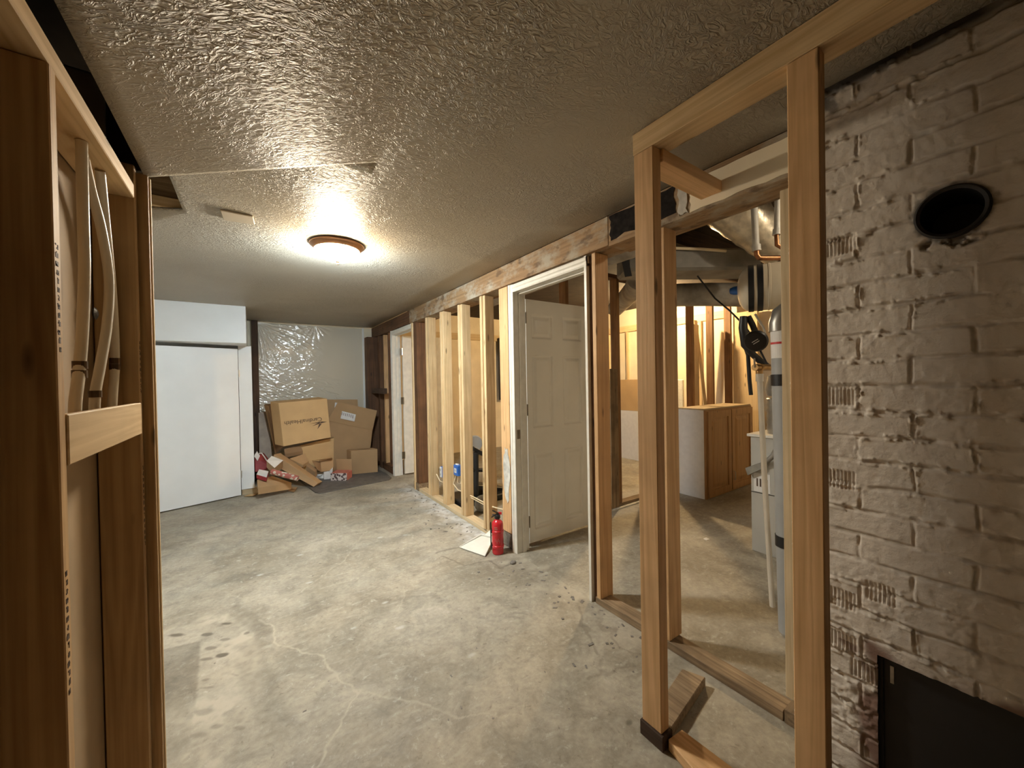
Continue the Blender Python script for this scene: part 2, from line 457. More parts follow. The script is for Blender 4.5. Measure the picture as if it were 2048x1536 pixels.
def board(name, x0, x1, y0, y1, z0, z1, kind, label=None, cat='board', group=None, bevel=.002, parent=None, lean=(0, 0)):
    d = (x1 - x0, y1 - y0, z1 - z0); ax = 'xyz'[d.index(max(d))]
    g = G(); lx, ly = lean
    g.hexa([(x0, y0, z0), (x0, y1, z0), (x1, y1, z0), (x1, y0, z0)],
           [(x0 + lx, y0 + ly, z1), (x0 + lx, y1 + ly, z1), (x1 + lx, y1 + ly, z1), (x1 + lx, y0 + ly, z1)])
    m = wood(kind, ax) if isinstance(kind, str) else kind
    if parent is not None: return emit(name, g, m, parent, bevel=bevel)
    return emit(name, g, m, bevel=bevel, label=label, cat=cat, group=group)

# value noise on numpy grids
def vnoise(X, Y, seed):
    r = np.random.default_rng(seed); T = r.random((256, 256))
    xi = np.floor(X).astype(int); yi = np.floor(Y).astype(int); fx = X - xi; fy = Y - yi
    fx = fx * fx * (3 - 2 * fx); fy = fy * fy * (3 - 2 * fy)
    a = T[xi % 256, yi % 256]; b = T[(xi + 1) % 256, yi % 256]; c = T[xi % 256, (yi + 1) % 256]; d = T[(xi + 1) % 256, (yi + 1) % 256]
    return (a * (1 - fx) + b * fx) * (1 - fy) + (c * (1 - fx) + d * fx) * fy
def fbm(X, Y, seed, octv=4):
    s = 0; amp = .5; tot = 0
    for i in range(octv):
        s = s + amp * vnoise(X * 2 ** i, Y * 2 ** i, seed + i); tot += amp; amp *= .5
    return s / tot
def smooth01(x, a, b):
    t = np.clip((x - a) / (b - a), 0, 1); return t * t * (3 - 2 * t)

CZ = 2.23          # ceiling height
WX = 1.66          # room-side face of the right stud wall

# ------------------------------------------------------------------ floor
def build_floor():
    # fine patch where the camera looks, coarse concrete around it
    xs = np.concatenate([[-3.2, -1.2], np.arange(-.60, 1.75, .005), [2.6, 4, 6.2]])
    ys = np.concatenate([[-5.6, -2.6, -.5], np.concatenate([np.arange(.6, 3.2, .0055), np.arange(3.2, 6.3, .011)]), [6.6, 7.0]])
    X, Y = np.meshgrid(xs, ys, indexing='ij')
    nx, ny = X.shape
    dust_and_light = np.zeros_like(X); dark = np.zeros_like(X); white = np.zeros_like(X)
    def P(x, y):
        p = onz(x, y); return p.x, p.y
    def polyline(pts, w, amp, field, seed, wob=.012, wobf=14):
        wx = (fbm(X * wobf, Y * wobf, seed, 3) - .5) * wob * 4
        wy = (fbm(X * wobf + 50, Y * wobf + 9, seed + 3, 3) - .5) * wob * 4
        best = np.full_like(X, 9.)
        q = [P(*p) for p in pts]
        for (ax, ay), (bx, by) in zip(q[:-1], q[1:]):
            dx, dy = bx - ax, by - ay; L2 = dx * dx + dy * dy
            t = np.clip(((X + wx - ax) * dx + (Y + wy - ay) * dy) / L2, 0, 1)
            best = np.minimum(best, np.hypot(X + wx - ax - t * dx, Y + wy - ay - t * dy))
        brk = .6 + .4 * smooth01(fbm(X * 26, Y * 26, seed + 7, 3), .34, .58)
        field[:] = np.maximum(field, amp * brk * (1 - smooth01(best, w * .45, w)))
    def blob(cx, cy, rx, ry, amp, field, seed, edge=.35, ang=0):
        px, py = P(cx, cy); c, s = math.cos(ang), math.sin(ang)
        u = ((X - px) * c + (Y - py) * s) / rx; v = (-(X - px) * s + (Y - py) * c) / ry
        n = (fbm(X * 18, Y * 18, seed, 4) - .5) * 1.0
        d = np.hypot(u, v) + n
        field[:] = np.maximum(field, amp * (1 - smooth01(d, 1 - edge, 1)))
    # pale filler in the cracks
    polyline([(520, 1240), (552, 1258), (548, 1278), (560, 1292), (600, 1300), (648, 1312), (655, 1340), (680, 1362), (718, 1386)], .006, .85, dust_and_light, 31)
    polyline([(718, 1386), (690, 1425), (672, 1465), (655, 1495), (637, 1534)], .006, .8, dust_and_light, 37)
    polyline([(718, 1386), (780, 1392), (850, 1408), (905, 1430), (985, 1427), (1040, 1430), (1050, 1405)], .0055, .6, dust_and_light, 41)
    polyline([(535, 1240), (590, 1190), (640, 1155), (690, 1120), (715, 1085), (732, 1062)], .006, .45, dust_and_light, 45)
    polyline([(812, 1180), (800, 1215), (792, 1240)], .006, .4, dust_and_light, 47)
    polyline([(455, 1192), (520, 1200), (560, 1215)], .009, .3, dust_and_light, 48)
    # greasy patch of light painted in at the left, dark foot marks, darker rectangle
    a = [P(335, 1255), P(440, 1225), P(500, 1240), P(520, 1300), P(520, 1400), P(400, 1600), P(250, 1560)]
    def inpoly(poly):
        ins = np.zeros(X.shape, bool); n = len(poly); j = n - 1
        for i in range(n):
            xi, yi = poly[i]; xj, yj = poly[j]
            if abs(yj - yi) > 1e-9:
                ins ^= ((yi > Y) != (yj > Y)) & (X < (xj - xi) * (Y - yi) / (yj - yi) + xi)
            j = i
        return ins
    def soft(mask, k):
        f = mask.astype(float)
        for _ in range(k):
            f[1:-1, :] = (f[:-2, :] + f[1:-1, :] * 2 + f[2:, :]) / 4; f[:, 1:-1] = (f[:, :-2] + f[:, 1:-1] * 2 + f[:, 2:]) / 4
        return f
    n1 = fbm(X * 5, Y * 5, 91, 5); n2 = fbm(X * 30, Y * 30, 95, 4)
    dust_and_light = np.maximum(dust_and_light, soft(inpoly(a), 24) * (.15 + .85 * smooth01(n1, .3, .7)) * (.35 + 1.0 * smooth01(n2, .25, .7)))
    rect = [P(300, 1305), P(401, 1282), P(397, 1345), P(392, 1395), P(378, 1500), P(330, 1560), P(280, 1540)]
    rm = soft(inpoly(rect), 1)
    fade = smooth01(Y, P(380, 1430)[1], P(392, 1375)[1])
    dust_and_light *= 1 - rm * (.25 + .75 * fade)
    dark = np.maximum(dark, rm * (.16 + .30 * fade) * (.6 + .5 * n2))
    for i, (cx, cy, rx, ry, am, an) in enumerate([(357, 1270, .05, .022, .8, -.6), (452, 1247, .042, .018, .85, -.6), (414, 1269, .04, .016, .7, -.6), (444, 1310, .035, .018, .85, -.5),
            (450, 1279, .03, .013, .5, -.6), (421, 1296, .03, .015, .55, -.6), (413, 1318, .04, .014, .6, -.5), (494, 1266, .016, .014, .6, 0), (410, 1360, .024, .015, .5, -.5),
            (414, 1375, .03, .01, .4, -.5), (404, 1425, .055, .022, .35, -.6), (480, 1456, .03, .012, .4, -.7), (432, 1453, .03, .013, .35, -.5), (400, 1470, .04, .02, .3, -.5), (470, 1350, .03, .006, .3, -.9)]):
        blob(cx, cy, rx, ry, am, dark, 120 + i, .5, an)
    # grey trail right of the lit patch, brushed white streak, damp line near the jamb
    polyline([(500, 1290), (520, 1350), (530, 1410), (560, 1460)], .075, .30, dark, 60, .02, 6)
    polyline([(470, 1220), (505, 1240), (525, 1270)], .05, .32, dark, 62, .02, 6)
    for k in range(9):
        t = k / 8; blob(665 - 55 * t, 1352 + 48 * t, .03 + .02 * (1 - abs(t - .4)), .022, .62 * (1 - .75 * t), dust_and_light, 70 + k, .9)
    blob(690, 1385, .03, .022, .35, dust_and_light, 83, .9)
    polyline([(875, 1105), (900, 1098), (925, 1092)], .02, .5, dark, 63, .01)
    polyline([(880, 1112), (930, 1132), (975, 1122), (1000, 1135), (1025, 1128)], .010, .5, dark, 64, .01)
    polyline([(1160, 1215), (1175, 1275), (1200, 1310)], .012, .35, dark, 65, .02)
    polyline([(1180, 1360), (1215, 1340), (1260, 1330)], .012, .35, dark, 66, .02)
    polyline([(1200, 1240), (1235, 1285), (1290, 1330)], .014, .3, dark, 67, .03)
    blob(1258, 1446, .022, .016, .7, dark, 68, .5)
    # white plaster dust along the stud wall plate
    dpl = WX - X
    w = (1 - smooth01(dpl + (fbm(X * 9, Y * 9, 97, 4) - .5) * .35, .02, .30)) * smooth01(Y, 2.55, 2.9) * (1 - smooth01(Y, 4.4, 5.2)) * (X < WX)
    white = np.maximum(white, w * (.30 + .6 * smooth01(fbm(X * 24, Y * 24, 98, 4), .35, .65)))
    ww = (1 - smooth01(dpl + (n1 - .5) * .5, .0, .22)) * (1 - smooth01(Y, 2.2, 2.6)) * smooth01(Y, .6, 1.0) * (X < WX)
    dust_and_light = np.maximum(dust_and_light, ww * .6 * smooth01(fbm(X * 13, Y * 13, 99, 4), .3, .6))
    for i, (cx, cy) in enumerate([(1010, 1125), (1050, 1120), (1090, 1135), (980, 1118)]):
        blob(cx, cy, .09, .04, .5, dust_and_light, 140 + i, .9)
    for i, (cx, cy) in enumerate([(770, 1205), (800, 1255), (943, 1310), (707, 1256), (810, 1070), (520, 1150), (600, 1110), (690, 1052), (880, 1048), (760, 1075), (620, 1165)]):
        blob(cx, cy, .03, .018, .55, white, 160 + i, .8)
    cols = np.ones((nx * ny, 4), np.float32)
    for k, f in enumerate((dust_and_light, dark, white)): cols[:, k] = np.clip(f, 0, 1).ravel()
    V = np.stack([X.ravel(), Y.ravel(), np.zeros(nx * ny)], 1)
    idx = np.arange(nx * ny).reshape(nx, ny)
    Fc = np.stack([idx[:-1, :-1].ravel(), idx[1:, :-1].ravel(), idx[1:, 1:].ravel(), idx[:-1, 1:].ravel()], 1)
    return V, Fc, cols
def grid_object(name, V, Fc, mat, cols=None, loc=(0, 0, 0), smooth=True):
    me = bpy.data.meshes.new(name)
    me.vertices.add(len(V)); me.vertices.foreach_set('co', (V - np.array(loc)).astype(np.float32).ravel())
    me.loops.add(Fc.size); me.loops.foreach_set('vertex_index', Fc.astype(np.int32).ravel())
    me.polygons.add(len(Fc)); me.polygons.foreach_set('loop_start', np.arange(0, Fc.size, 4, dtype=np.int32))
    me.polygons.foreach_set('use_smooth', np.full(len(Fc), smooth))
    me.update(calc_edges=True); me.validate()
    if cols is not None:
        at = me.color_attributes.new('marks', 'FLOAT_COLOR', 'POINT'); at.data.foreach_set('color', cols.ravel())
    me.materials.append(mat)
    ob = bpy.data.objects.new(name, me); ob.location = loc; COL.objects.link(ob); ORIG[ob.name] = Vector(loc)
    return ob
V, Fc, cols = build_floor()
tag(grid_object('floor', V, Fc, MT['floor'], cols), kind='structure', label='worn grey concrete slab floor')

# ------------------------------------------------------------------ ceiling: flat, with a sawn hole; the near left part slopes down under a stair
SLX, SLY, SLZ = .433, 1.593, 1.972      # fold line, far edge and lowest height of the slope
FB = .24                                # half width of the rounded fold
def build_ceiling():
    x0 = -.2566; k = (CZ - SLZ) / (SLX - x0)
    def zz(x, y):
        line = CZ + k * (x - SLX)
        fb = FB * min(1.0, max(0, SLY - y) * .75 + .004)      # tight at the far end, easing out towards the viewpoint
        if x <= SLX - fb: return line
        if x >= SLX + fb: return CZ
        t = (x - SLX + fb) / (2 * fb)
        return CZ + k * fb * (2 * t - 1 - t * t)        # quadratic ease, tangent to both planes
    xs = sorted([-1.7, -1.2, -.9, -.70, -.5, -.4, -.272] + list(np.arange(x0, SLX - .02, .03)) + list(SLX + np.arange(-.012, FB + .05, .012)) + [.8, 1.1, 1.4, 1.64])
    ys = sorted(list(np.arange(-2.5, SLY - .05, .08)) + list(SLY - np.array([.05, .03, .015, 0])) + [1.7, 1.9, 2.08] + list(np.arange(2.2, 6.51, .2)))
    jn = min(range(len(ys)), key=lambda q: abs(ys[q] - SLY))
    bm = bmesh.new()
    far = [[bm.verts.new((x, y, CZ)) for y in ys] for x in xs]
    nearv = [[bm.verts.new((x, y, zz(x, y))) if (j < jn or (j == jn and x < SLX + .003)) and x > x0 - 1e-6 else far[i][j] for j, y in enumerate(ys)] for i, x in enumerate(xs)]
    for i in range(len(xs) - 1):
        for j in range(len(ys) - 1):
            if j < jn:
                if xs[i] < x0 - 1e-6: continue
                q = (nearv[i][j], nearv[i][j + 1], nearv[i + 1][j + 1], nearv[i + 1][j])
            else:
                q = (far[i][j], far[i][j + 1], far[i + 1][j + 1], far[i + 1][j])
            bm.faces.new(q)
    bmesh.ops.bisect_plane(bm, geom=bm.verts[:] + bm.edges[:] + [f for f in bm.faces if f.calc_center_median().y > 2.0], plane_co=(-.273, 2.557, 0), plane_no=(.42, .9, 0))
    rem = []
    for f in bm.faces:
        c = f.calc_center_median()
        if -.70 < c.x < -.272 and 2.08 < c.y and (c.x + .273) * .42 + (c.y - 2.557) * .9 < 0: rem.append(f)
    bmesh.ops.delete(bm, geom=rem, context='FACES')
    bmesh.ops.delete(bm, geom=[v for v in bm.verts if not v.link_faces], context='VERTS')
    me = bpy.data.meshes.new('ceiling'); bm.to_mesh(me); bm.free()
    me.materials.append(MT['ceiling'])
    me.polygons.foreach_set('use_smooth', [True] * len(me.polygons))
    ob = bpy.data.objects.new('ceiling', me); COL.objects.link(ob); ORIG['ceiling'] = Vector((0, 0, 0))
    if sum(p.normal.z for p in me.polygons) > 0: me.flip_normals()
    md = ob.modifiers.new('thickness', 'SOLIDIFY'); md.thickness = .014; md.offset = -1
    tag(ob, kind='structure', label='textured beige drywall ceiling, sloping at the near left, with a sawn hole')
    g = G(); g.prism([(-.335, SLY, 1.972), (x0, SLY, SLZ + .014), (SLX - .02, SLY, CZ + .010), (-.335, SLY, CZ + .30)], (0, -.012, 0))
    emit('ceiling_end', g, MT['subfloor'], kind='structure', label='end board over the sloping ceiling, coloured dark as unlit void')  # dark colour stands in for the unlit gap above the plate
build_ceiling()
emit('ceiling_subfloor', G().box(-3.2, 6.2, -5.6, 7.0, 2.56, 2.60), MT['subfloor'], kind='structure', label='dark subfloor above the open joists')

# ------------------------------------------------------------------ outer walls of the place
def wall(name, x0, x1, y0, y1, z0, z1, m, label):
    return emit(name, G().box(x0, x1, y0, y1, z0, z1), m, kind='structure', label=label)
wall('wall_far', -.04, 5.7, 6.46, 6.56, 0, 2.56, MT['cream_board'], 'cream board wall behind the plastic sheet')
wall('wall_end', 5.62, 5.72, -.6, 6.46, 0, 2.56, MT['cream_board'], 'warm lit board wall of the back room')
wall('wall_back', -3.2, 6.2, -5.6, -5.5, 0, 2.56, MT['subfloor'], 'dark wall far behind the viewpoint')
wall('wall_side', -1.8, -1.7, 1.575, 6.56, 0, 2.56, MT['white_paint'], 'side wall beyond the left stud wall')
PT_ = 1.915
wall('wall_left', -.385, -.362, -2.5, 1.592, 0, PT_, MT['shaded_drywall'], 'drywall sheet behind the left studs')
wall('wall_return', -1.7, -.336, 1.575, 1.592, 0, 2.228, MT['drywall'], 'short return wall behind the left studs')
wall('wall_utility', 2.35, 5.7, -.7, -.6, 0, 2.56, MT['white_paint'], 'far side wall of the utility room')
# closet bulkhead and frame beside the white door
emit('wall_soffit', G().box(-1.7, -.04, 5.28, 6.46, 1.81, 2.231), MT['white_paint'], bevel=.004, kind='structure', label='white boxed soffit above the closet door')
wall('wall_closet', -.128, .004, 5.665, 5.72, .065, 1.81, MT['white_paint'], 'narrow white panel right of the closet door')
board('sill_block', -.125, .035, 5.655, 5.74, 0, .06, 'pale', 'short bare wood block under the narrow white panel by the closet door', 'wood block')
wall('wall_closet.001', -.04, .004, 5.72, 6.46, 0, 1.81, MT['drywall'], 'closet side wall')

# door_1: flat white closet slab, ajar, hinged on its right edge
def slab_door():
    hx, hy = -.131, 5.618
    t = thing('door_1', (hx, hy, 0), 'flat white slab closet door standing ajar under the white soffit', None, kind='structure')
    d = Vector((-.666, -.21, 0)).normalized(); n = Vector((-d.y, d.x, 0))
    if n.y < 0: n = -n
    a = Vector((hx, hy, .012)); w = .82
    q = [a, a + d * w, a + d * w + n * .035, a + n * .035]
    emit('leaf', G().hexa(q, [p + Vector((0, 0, 1.758)) for p in q]), MT['white_paint'], t, bevel=.002)
    for z in (1.42, .21):
        emit('hinge', G().tube([a + Vector((.006, -.006, z)), a + Vector((.006, -.006, z + .085))], .007, 10), MT['chrome'], t)
slab_door()

# chimney of painted brick: a relief of courses, fluted bricks and mortar smears
BX = 1.51
FH = (.169, 1.748, .066)
def build_brick():
    s = .003
    ys = np.arange(-.34, .532, s); zs = np.arange(0, 2.234, s)
    Yg, Z = np.meshgrid(ys, zs, indexing='ij')
    k = BX / 1.66
    pitch, L = .0757, .2245
    wz = (fbm(Yg * 9, Z * 9, 5, 3) - .5) * .016
    wy = (fbm(Yg * 11, Z * 11, 8, 3) - .5) * .014
    z0 = 1.33 + (1.044 - 1.33) * k
    c = (Z + wz - z0) / pitch; ci = np.floor(c).astype(int); cf = (c - ci) * pitch
    off = np.where(ci % 2 == 0, .39 * k, .266 * k)
    u = (Yg + wy - off) / L; ui = np.floor(u).astype(int); uf = (u - ui) * L
    dz = np.minimum(cf, pitch - cf); dy = np.minimum(uf, L - uf)
    rough = fbm(Yg * 55, Z * 55, 21, 4)
    patch = fbm(Yg * 5, Z * 5, 33, 3)
    jd = np.minimum(dz, dy * 1.7)
    jw = .0035 + .006 * patch + (rough - .5) * .008
    joint = 1 - smooth01(jd, np.maximum(jw * .4, 0), np.maximum(jw, .001) + .0035)
    vis = smooth01(fbm(Yg * 14, Z * 14, 61, 3), .34, .52)
    rb = np.random.default_rng(3).random((64, 64))
    proud = (rb[ci % 64, ui % 64] - .5) * .0045
    h = proud - joint * (.0012 + .0050 * vis) + (rough - .5) * .0035
    # smeared mortar ledges along the joints
    ledge = np.exp(-((jd - .007) / .004) ** 2) * smooth01(rough, .48, .66) * .008
    h = h + ledge * smooth01(patch, .35, .6)
    # fluted brick ends
    fl = np.zeros_like(h)
    for (a, b, zz) in [(.40, .50, 1.768), (.40, .50, 1.255), (.40, .50, .97), (.40, .515, .56), (.30, .38, .62), (.30, .42, .34), (-.02, .06, 1.86), (.40, .50, .41)]:
        y0_, y1_ = a * k, b * k; zc = 1.33 + (zz - 1.33) * k
        m = smooth01(Yg, y0_, y0_ + .006) * (1 - smooth01(Yg, y1_ - .006, y1_)) * (1 - smooth01(np.abs(Z - zc), .024, .031))
        fl = np.maximum(fl, m)
    h = h + fl * (.004 * np.sin(Yg * 2 * math.pi / .0095) * (.4 + .9 * rough) - .004)
    # battered, crumbling paint low down
    low = smooth01(-Z, -.95, -.35) * smooth01(fbm(Yg * 7, Z * 7, 71, 4), .42, .62)
    h = h + low * ((fbm(Yg * 60, Z * 75, 73, 4) - .5) * .012)
    soot = smooth01(Z, 2.02, 2.2) * smooth01(Yg, .30, .44) * smooth01(fbm(Yg * 16, Z * 16, 81, 4), .44, .58) * .9
    soot = np.maximum(soot, smooth01(Z, 2.185, 2.215) * smooth01(fbm(Yg * 5, Z * 5, 82, 3), .2, .5))
    rr = np.hypot(Yg - FH[0], Z - FH[1])
    soot = np.maximum(soot, (1 - smooth01(rr + (rough - .5) * .02, FH[2], FH[2] + .014)) * .75)
    chip = (1 - smooth01(np.hypot((Yg - FH[0] + .0) / 1.5, (Z - FH[1] + .075) / .55), .03, .045)) * smooth01(rough, .35, .5)
    soot = np.maximum(soot, chip * .8); h = h - chip * .012
    dirt = joint * vis * .35 * smooth01(rough, .3, .6)
    fy, fz = .351 * k, 1.33 + (.415 - 1.33) * k
    df = np.maximum(Yg - fy, Z - fz)
    red = (1 - smooth01(df + (fbm(Yg * 12, Z * 12, 85, 4) - .5) * .13, .0, .05)) * .85
    red = np.maximum(red, (1 - smooth01(np.abs(Z - (.42 - (Yg - .32) * -1.1)) + (rough - .5) * .05, .0, .03)) * (Yg > .30) * (Z < .5) * .6)
    h = h - red * .006 * rough
    Xg = BX - h
    cols = np.ones((Yg.size, 4), np.float32)
    for q, f in enumerate((soot, red, dirt)): cols[:, q] = np.clip(f, 0, 1).ravel()
    V = np.stack([Xg.ravel(), Yg.ravel(), Z.ravel()], 1)
    idx = np.arange(Yg.size).reshape(Yg.shape)
    keep = ~((rr < FH[2] - .003) | ((Yg < fy) & (Yg > -.22) & (Z < fz)))
    kf = keep[:-1, :-1] & keep[1:, :-1] & keep[1:, 1:] & keep[:-1, 1:]
    Fc = np.stack([idx[:-1, :-1], idx[:-1, 1:], idx[1:, 1:], idx[1:, :-1]], -1)[kf]
    return V, Fc, cols, fy, fz
V, Fc, cols, FY, FZ = build_brick()
tag(grid_object('wall_right', V, Fc, MT['brick'], cols), kind='structure', label='white painted brick chimney face')
wall('wall_chimney', 1.53, 2.3,   .50, .53, 0, 2.5, MT['white_paint'], 'end face of the chimney')
wall('wall_chimney.001', 2.27, 2.3, -2.5, .5, 0, 2.5, MT['white_paint'], 'rear face of the chimney')
wall('wall_chimney.002', 1.515, 1.53, -2.5, -.34, 0, 2.5, MT['subfloor'], 'unseen chimney face behind the viewpoint, darkened to cut bounce light')  # unseen face made dark so less light bounces back
# steel plate closing the fireplace and the stove pipe sleeve
t = thing('fireplace_cover', (BX + .03, (FY - .215) / 2, 0), 'black sheet metal plate closing the low fireplace opening in the brick', 'fireplace cover')
emit('plate', G().box(BX + .03, BX + .036, -.215, FY + .01, .0, FZ + .01), MT['black_metal'], t, bevel=.001)
g = G(); g.box(BX + .022, BX + .03, -.215, FY + .004, FZ - .012, FZ + .002); g.box(BX + .022, BX + .03, FY - .008, FY + .004, 0, FZ - .012)
emit('flange', g, MT['black_metal'], t, bevel=.002)
emit('paint_drip', G().box(BX + .0265, BX + .03, FY - .030, FY - .022, FZ - .08, FZ - .03), MT['plaster'], t)
t = thing('stove_pipe_sleeve', (BX, FH[0], FH[1]), 'round black metal pipe sleeve set into the white brick wall', 'pipe')
emit('sleeve', G().lathe([(.054, .16), (.056, .0), (.056, -.006), (.063, -.010), (.068, -.004), (.068, .004), (.060, .006), (.060, .16)], (BX + .002, FH[0], FH[1]), (1, 0, 0), 48), MT['black_metal'], t, smooth=True)
emit('cap', G().lathe([(.054, .150), (.054, .158)], (BX + .002, FH[0], FH[1]), (1, 0, 0), 32), MT['black_metal'], t)

# ------------------------------------------------------------------ left stud wall, close beside the viewpoint
LX = -.27
LK = .66
def near(x, y, z):       # bay coordinates measured at 1/LK of the distance
    return Vector((x * LK, y * LK, CH + (z - CH) * LK))
PB, PT = 1.878, 1.918    # underside and top of the plate
GL = 'studs of the left wall'
board('stud', LX - .089, LX, .962, .990, .038, PB, 'darkened', 'near left stud with printed lettering down its narrow edge', 'stud', GL)
board('stud', LX - .089, LX, 1.530, 1.556, .038, PB + .10, 'darkened', 'second left stud, beyond the white water pipes', 'stud', GL)
board('stud', LX - .06, LX + .024, 1.560, 1.573, 0, 1.968, 'darkened', 'first edge board of the stud pair ending the left wall', 'stud', GL)
board('stud', LX - .06, LX + .027, 1.579, 1.592, 0, 1.968, 'pine', 'last edge board of the stud pair ending the left wall', 'stud', GL)
board('top_plate', LX - .089, LX, -.6, 1.529, PB + .001, PT, 'pine', 'wooden top plate over the left studs', 'plate')
board('bottom_plate', LX - .089, LX, -.6, 1.556, 0, .036, 'fir', 'wooden bottom plate under the left studs', 'plate')
board('blocking', LX - .012, LX + .003, .992, 1.528, 1.195, 1.285, 'pine', 'pale knotty crosspiece nailed flat between the two left studs', 'blocking')
# printed marks on the stud edges: worn lettering nobody can read
def stamp(parent, x, y0, y1, z0, z1, n, seed):
    r = random.Random(seed); g = G(); dz = (z1 - z0) / n
    for i in range(n):
        zc = z0 + (i + .5) * dz
        for q in range(2):
            a = y0 + (y1 - y0) * r.random() * .7; b2 = a + (y1 - y0) * (.2 + .25 * r.random())
            c = zc + (r.random() - .5) * dz * .6
            g.box(x, x + .0005, a, min(b2, y1), c, c + dz * (.12 + .1 * r.random()))
        g.box(x, x + .0005, y0 + (y1 - y0) * r.random() * .8, y0 + (y1 - y0) * (r.random() * .2 + .8), zc - dz * .28, zc + dz * .28)
    emit('printed_marks', g, MT['ink'], parent)
sts = [o for o in bpy.data.objects if o.name.startswith('stud')]
stamp(sts[0], LX, .967, .980, 1.39, 1.58, 13, 2)
stamp(sts[0], LX, .967, .979, .80, 1.02, 14, 3)
stamp(sts[1], LX, 1.536, 1.548, 1.31, 1.47, 10, 4)
stamp(sts[1], LX, 1.536, 1.547, .86, 1.10, 14, 5)
# flexible water pipes in the stud bay
def pipe(name, pts, label, coup=None, r=.0098):
    t = thing(name, tuple(pts[-1]), label, 'pipe', 'flexible water pipes in the left wall')
    P_ = [Vector(p) for p in pts]; out = []
    for i in range(len(P_) - 1):
        p0 = P_[max(i - 1, 0)]; p1 = P_[i]; p2 = P_[i + 1]; p3 = P_[min(i + 2, len(P_) - 1)]
        for k in range(6):
            s = k / 6
            out.append(.5 * ((2 * p1) + (p2 - p0) * s + (2 * p0 - 5 * p1 + 4 * p2 - p3) * s * s + (-p0 + 3 * p1 - 3 * p2 + p3) * s ** 3))
    out.append(P_[-1])
    emit('tube', G().tube(out, r, 16), MT['pex'], t, smooth=True)
    for c in coup or []:
        c = Vector(c)
        emit('coupling', G().tube([c + Vector((0, 0, -.008)), c + Vector((0, 0, .008))], r * 1.22, 16), MT['brass_dark'], t)
    return t
def lp(x, y, X): return onx(x, y, X * LK)
PZ = PB - .001
pipe('water_pipe', [onz(163, 283, PZ), lp(166, 420, -.455), lp(169, 540, -.452), lp(165, 660, -.452), lp(158, 745, -.452), lp(150, 820, -.452), (-.302, 1.165, 1.205)],
     'leftmost white water pipe, joined with dark crimp rings above the crosspiece', [lp(160, 730, -.452), lp(159, 748, -.452)])
pipe('water_pipe', [onz(172, 300, PZ) + Vector((-.01, .02, 0)), lp(182, 380, -.470), lp(203, 460, -.46), lp(218, 560, -.455), lp(214, 650, -.455), lp(200, 735, -.46), lp(190, 795, -.465), (-.31, 1.30, 1.205)],
     'middle white water pipe bowing out to the right', [lp(190, 788, -.465)])
pipe('water_pipe', [onz(200, 341, PZ), lp(211, 450, -.475), lp(222, 560, -.475), lp(228, 650, -.475), lp(230, 730, -.475), lp(225, 800, -.475), (-.315, 1.455, 1.205)],
     'rightmost white water pipe at the back of the stud bay', [lp(230, 722, -.475), lp(230, 734, -.475)])
a = lp(222, 618, -.5); emit('pipe_bracket', G().tube([a, lp(240, 618, -.48)], .004, 8).lathe([(.010, 0), (.010, .004)], a, (1, 0, 0), 14), MT['black_metal'], label='small dark pipe bracket behind the rightmost white pipe', cat='bracket')
a = lp(187, 627, -.515); emit('pipe_bracket', G().lathe([(.013, 0), (.016, .004), (.008, .008)], a, (1, 0, 0), 14), MT['black_metal'], label='round dark pipe bracket between the left and middle white pipes', cat='bracket')

# joists and a nailer seen through the sawn hole
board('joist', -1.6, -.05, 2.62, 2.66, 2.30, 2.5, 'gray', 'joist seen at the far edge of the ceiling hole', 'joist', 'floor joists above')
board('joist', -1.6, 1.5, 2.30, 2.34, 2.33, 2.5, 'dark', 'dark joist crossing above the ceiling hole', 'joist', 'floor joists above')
board('nailer', -.70, -.215, 2.59, 2.615, 2.246, 2.298, 'pine', 'bare wood strip at the far edge of the ceiling hole', 'board')

# ------------------------------------------------------------------ right stud wall
GR = 'doubled studs of the right wall'
SX0, SX1 = WX, WX + .089
which = {'A': 'farthest', 'B': 'second farthest', 'C': 'third', 'D': 'nearest'}
beside = {'A': 'beside the dark old post', 'B': 'between the two outlet boxes', 'C': 'right of the blue outlet box', 'D': 'behind the fire extinguisher'}
for nme, y0 in (('A', 4.072), ('B', 3.668), ('C', 3.245), ('D', 2.815)):
    board('stud', SX0, SX1, y0, y0 + .038, .04, 2.066, 'pine', 'near half of the %s doubled pale stud, %s' % (which[nme], beside[nme]), 'stud', GR)
    board('stud', SX0 - .009, SX1 - .012, y0 + .0395, y0 + .0765, .04, 2.066, 'pine', 'far half of the %s doubled pale stud, %s' % (which[nme], beside[nme]), 'stud', GR)
board('bottom_plate', SX0 - .004, SX1, 2.62, 4.46, 0, .038, 'pale', 'pale bottom plate under the doubled studs', 'plate')
# old post left of them, old studs beside the door
board('post', WX, WX + .125, 4.47, 4.63, .09, 2.066, 'old', 'dark brown old post between the far doorway and the pale studs', 'post')
board('wood_block', WX - .006, WX + .13, 4.462, 4.64, 0, .09, 'gray', 'short grey base block under the dark brown post', 'wood block')
t = board('stud', WX - .004, WX + .085, 2.462, 2.585, .125, 2.066, 'fir', 'old paint-flecked stud left of the white door casing, with a grey plaster smear', 'stud')
g = G(); rr_ = random.Random(5); pts = []
for i in range(22):
    a = 2 * math.pi * i / 22; ru = .036 * (1 + .55 * (rr_.random() - .5)); rv = .21 * (1 + .35 * (rr_.random() - .5))
    pts.append((WX - .0045, 2.523 + ru * math.cos(a) * 1.2 - .012, .60 + rv * math.sin(a)))
g.prism(pts, (-.003, 0, 0)); emit('plaster_smear', g, MT['plaster'], t, label='pale grey plaster smear')
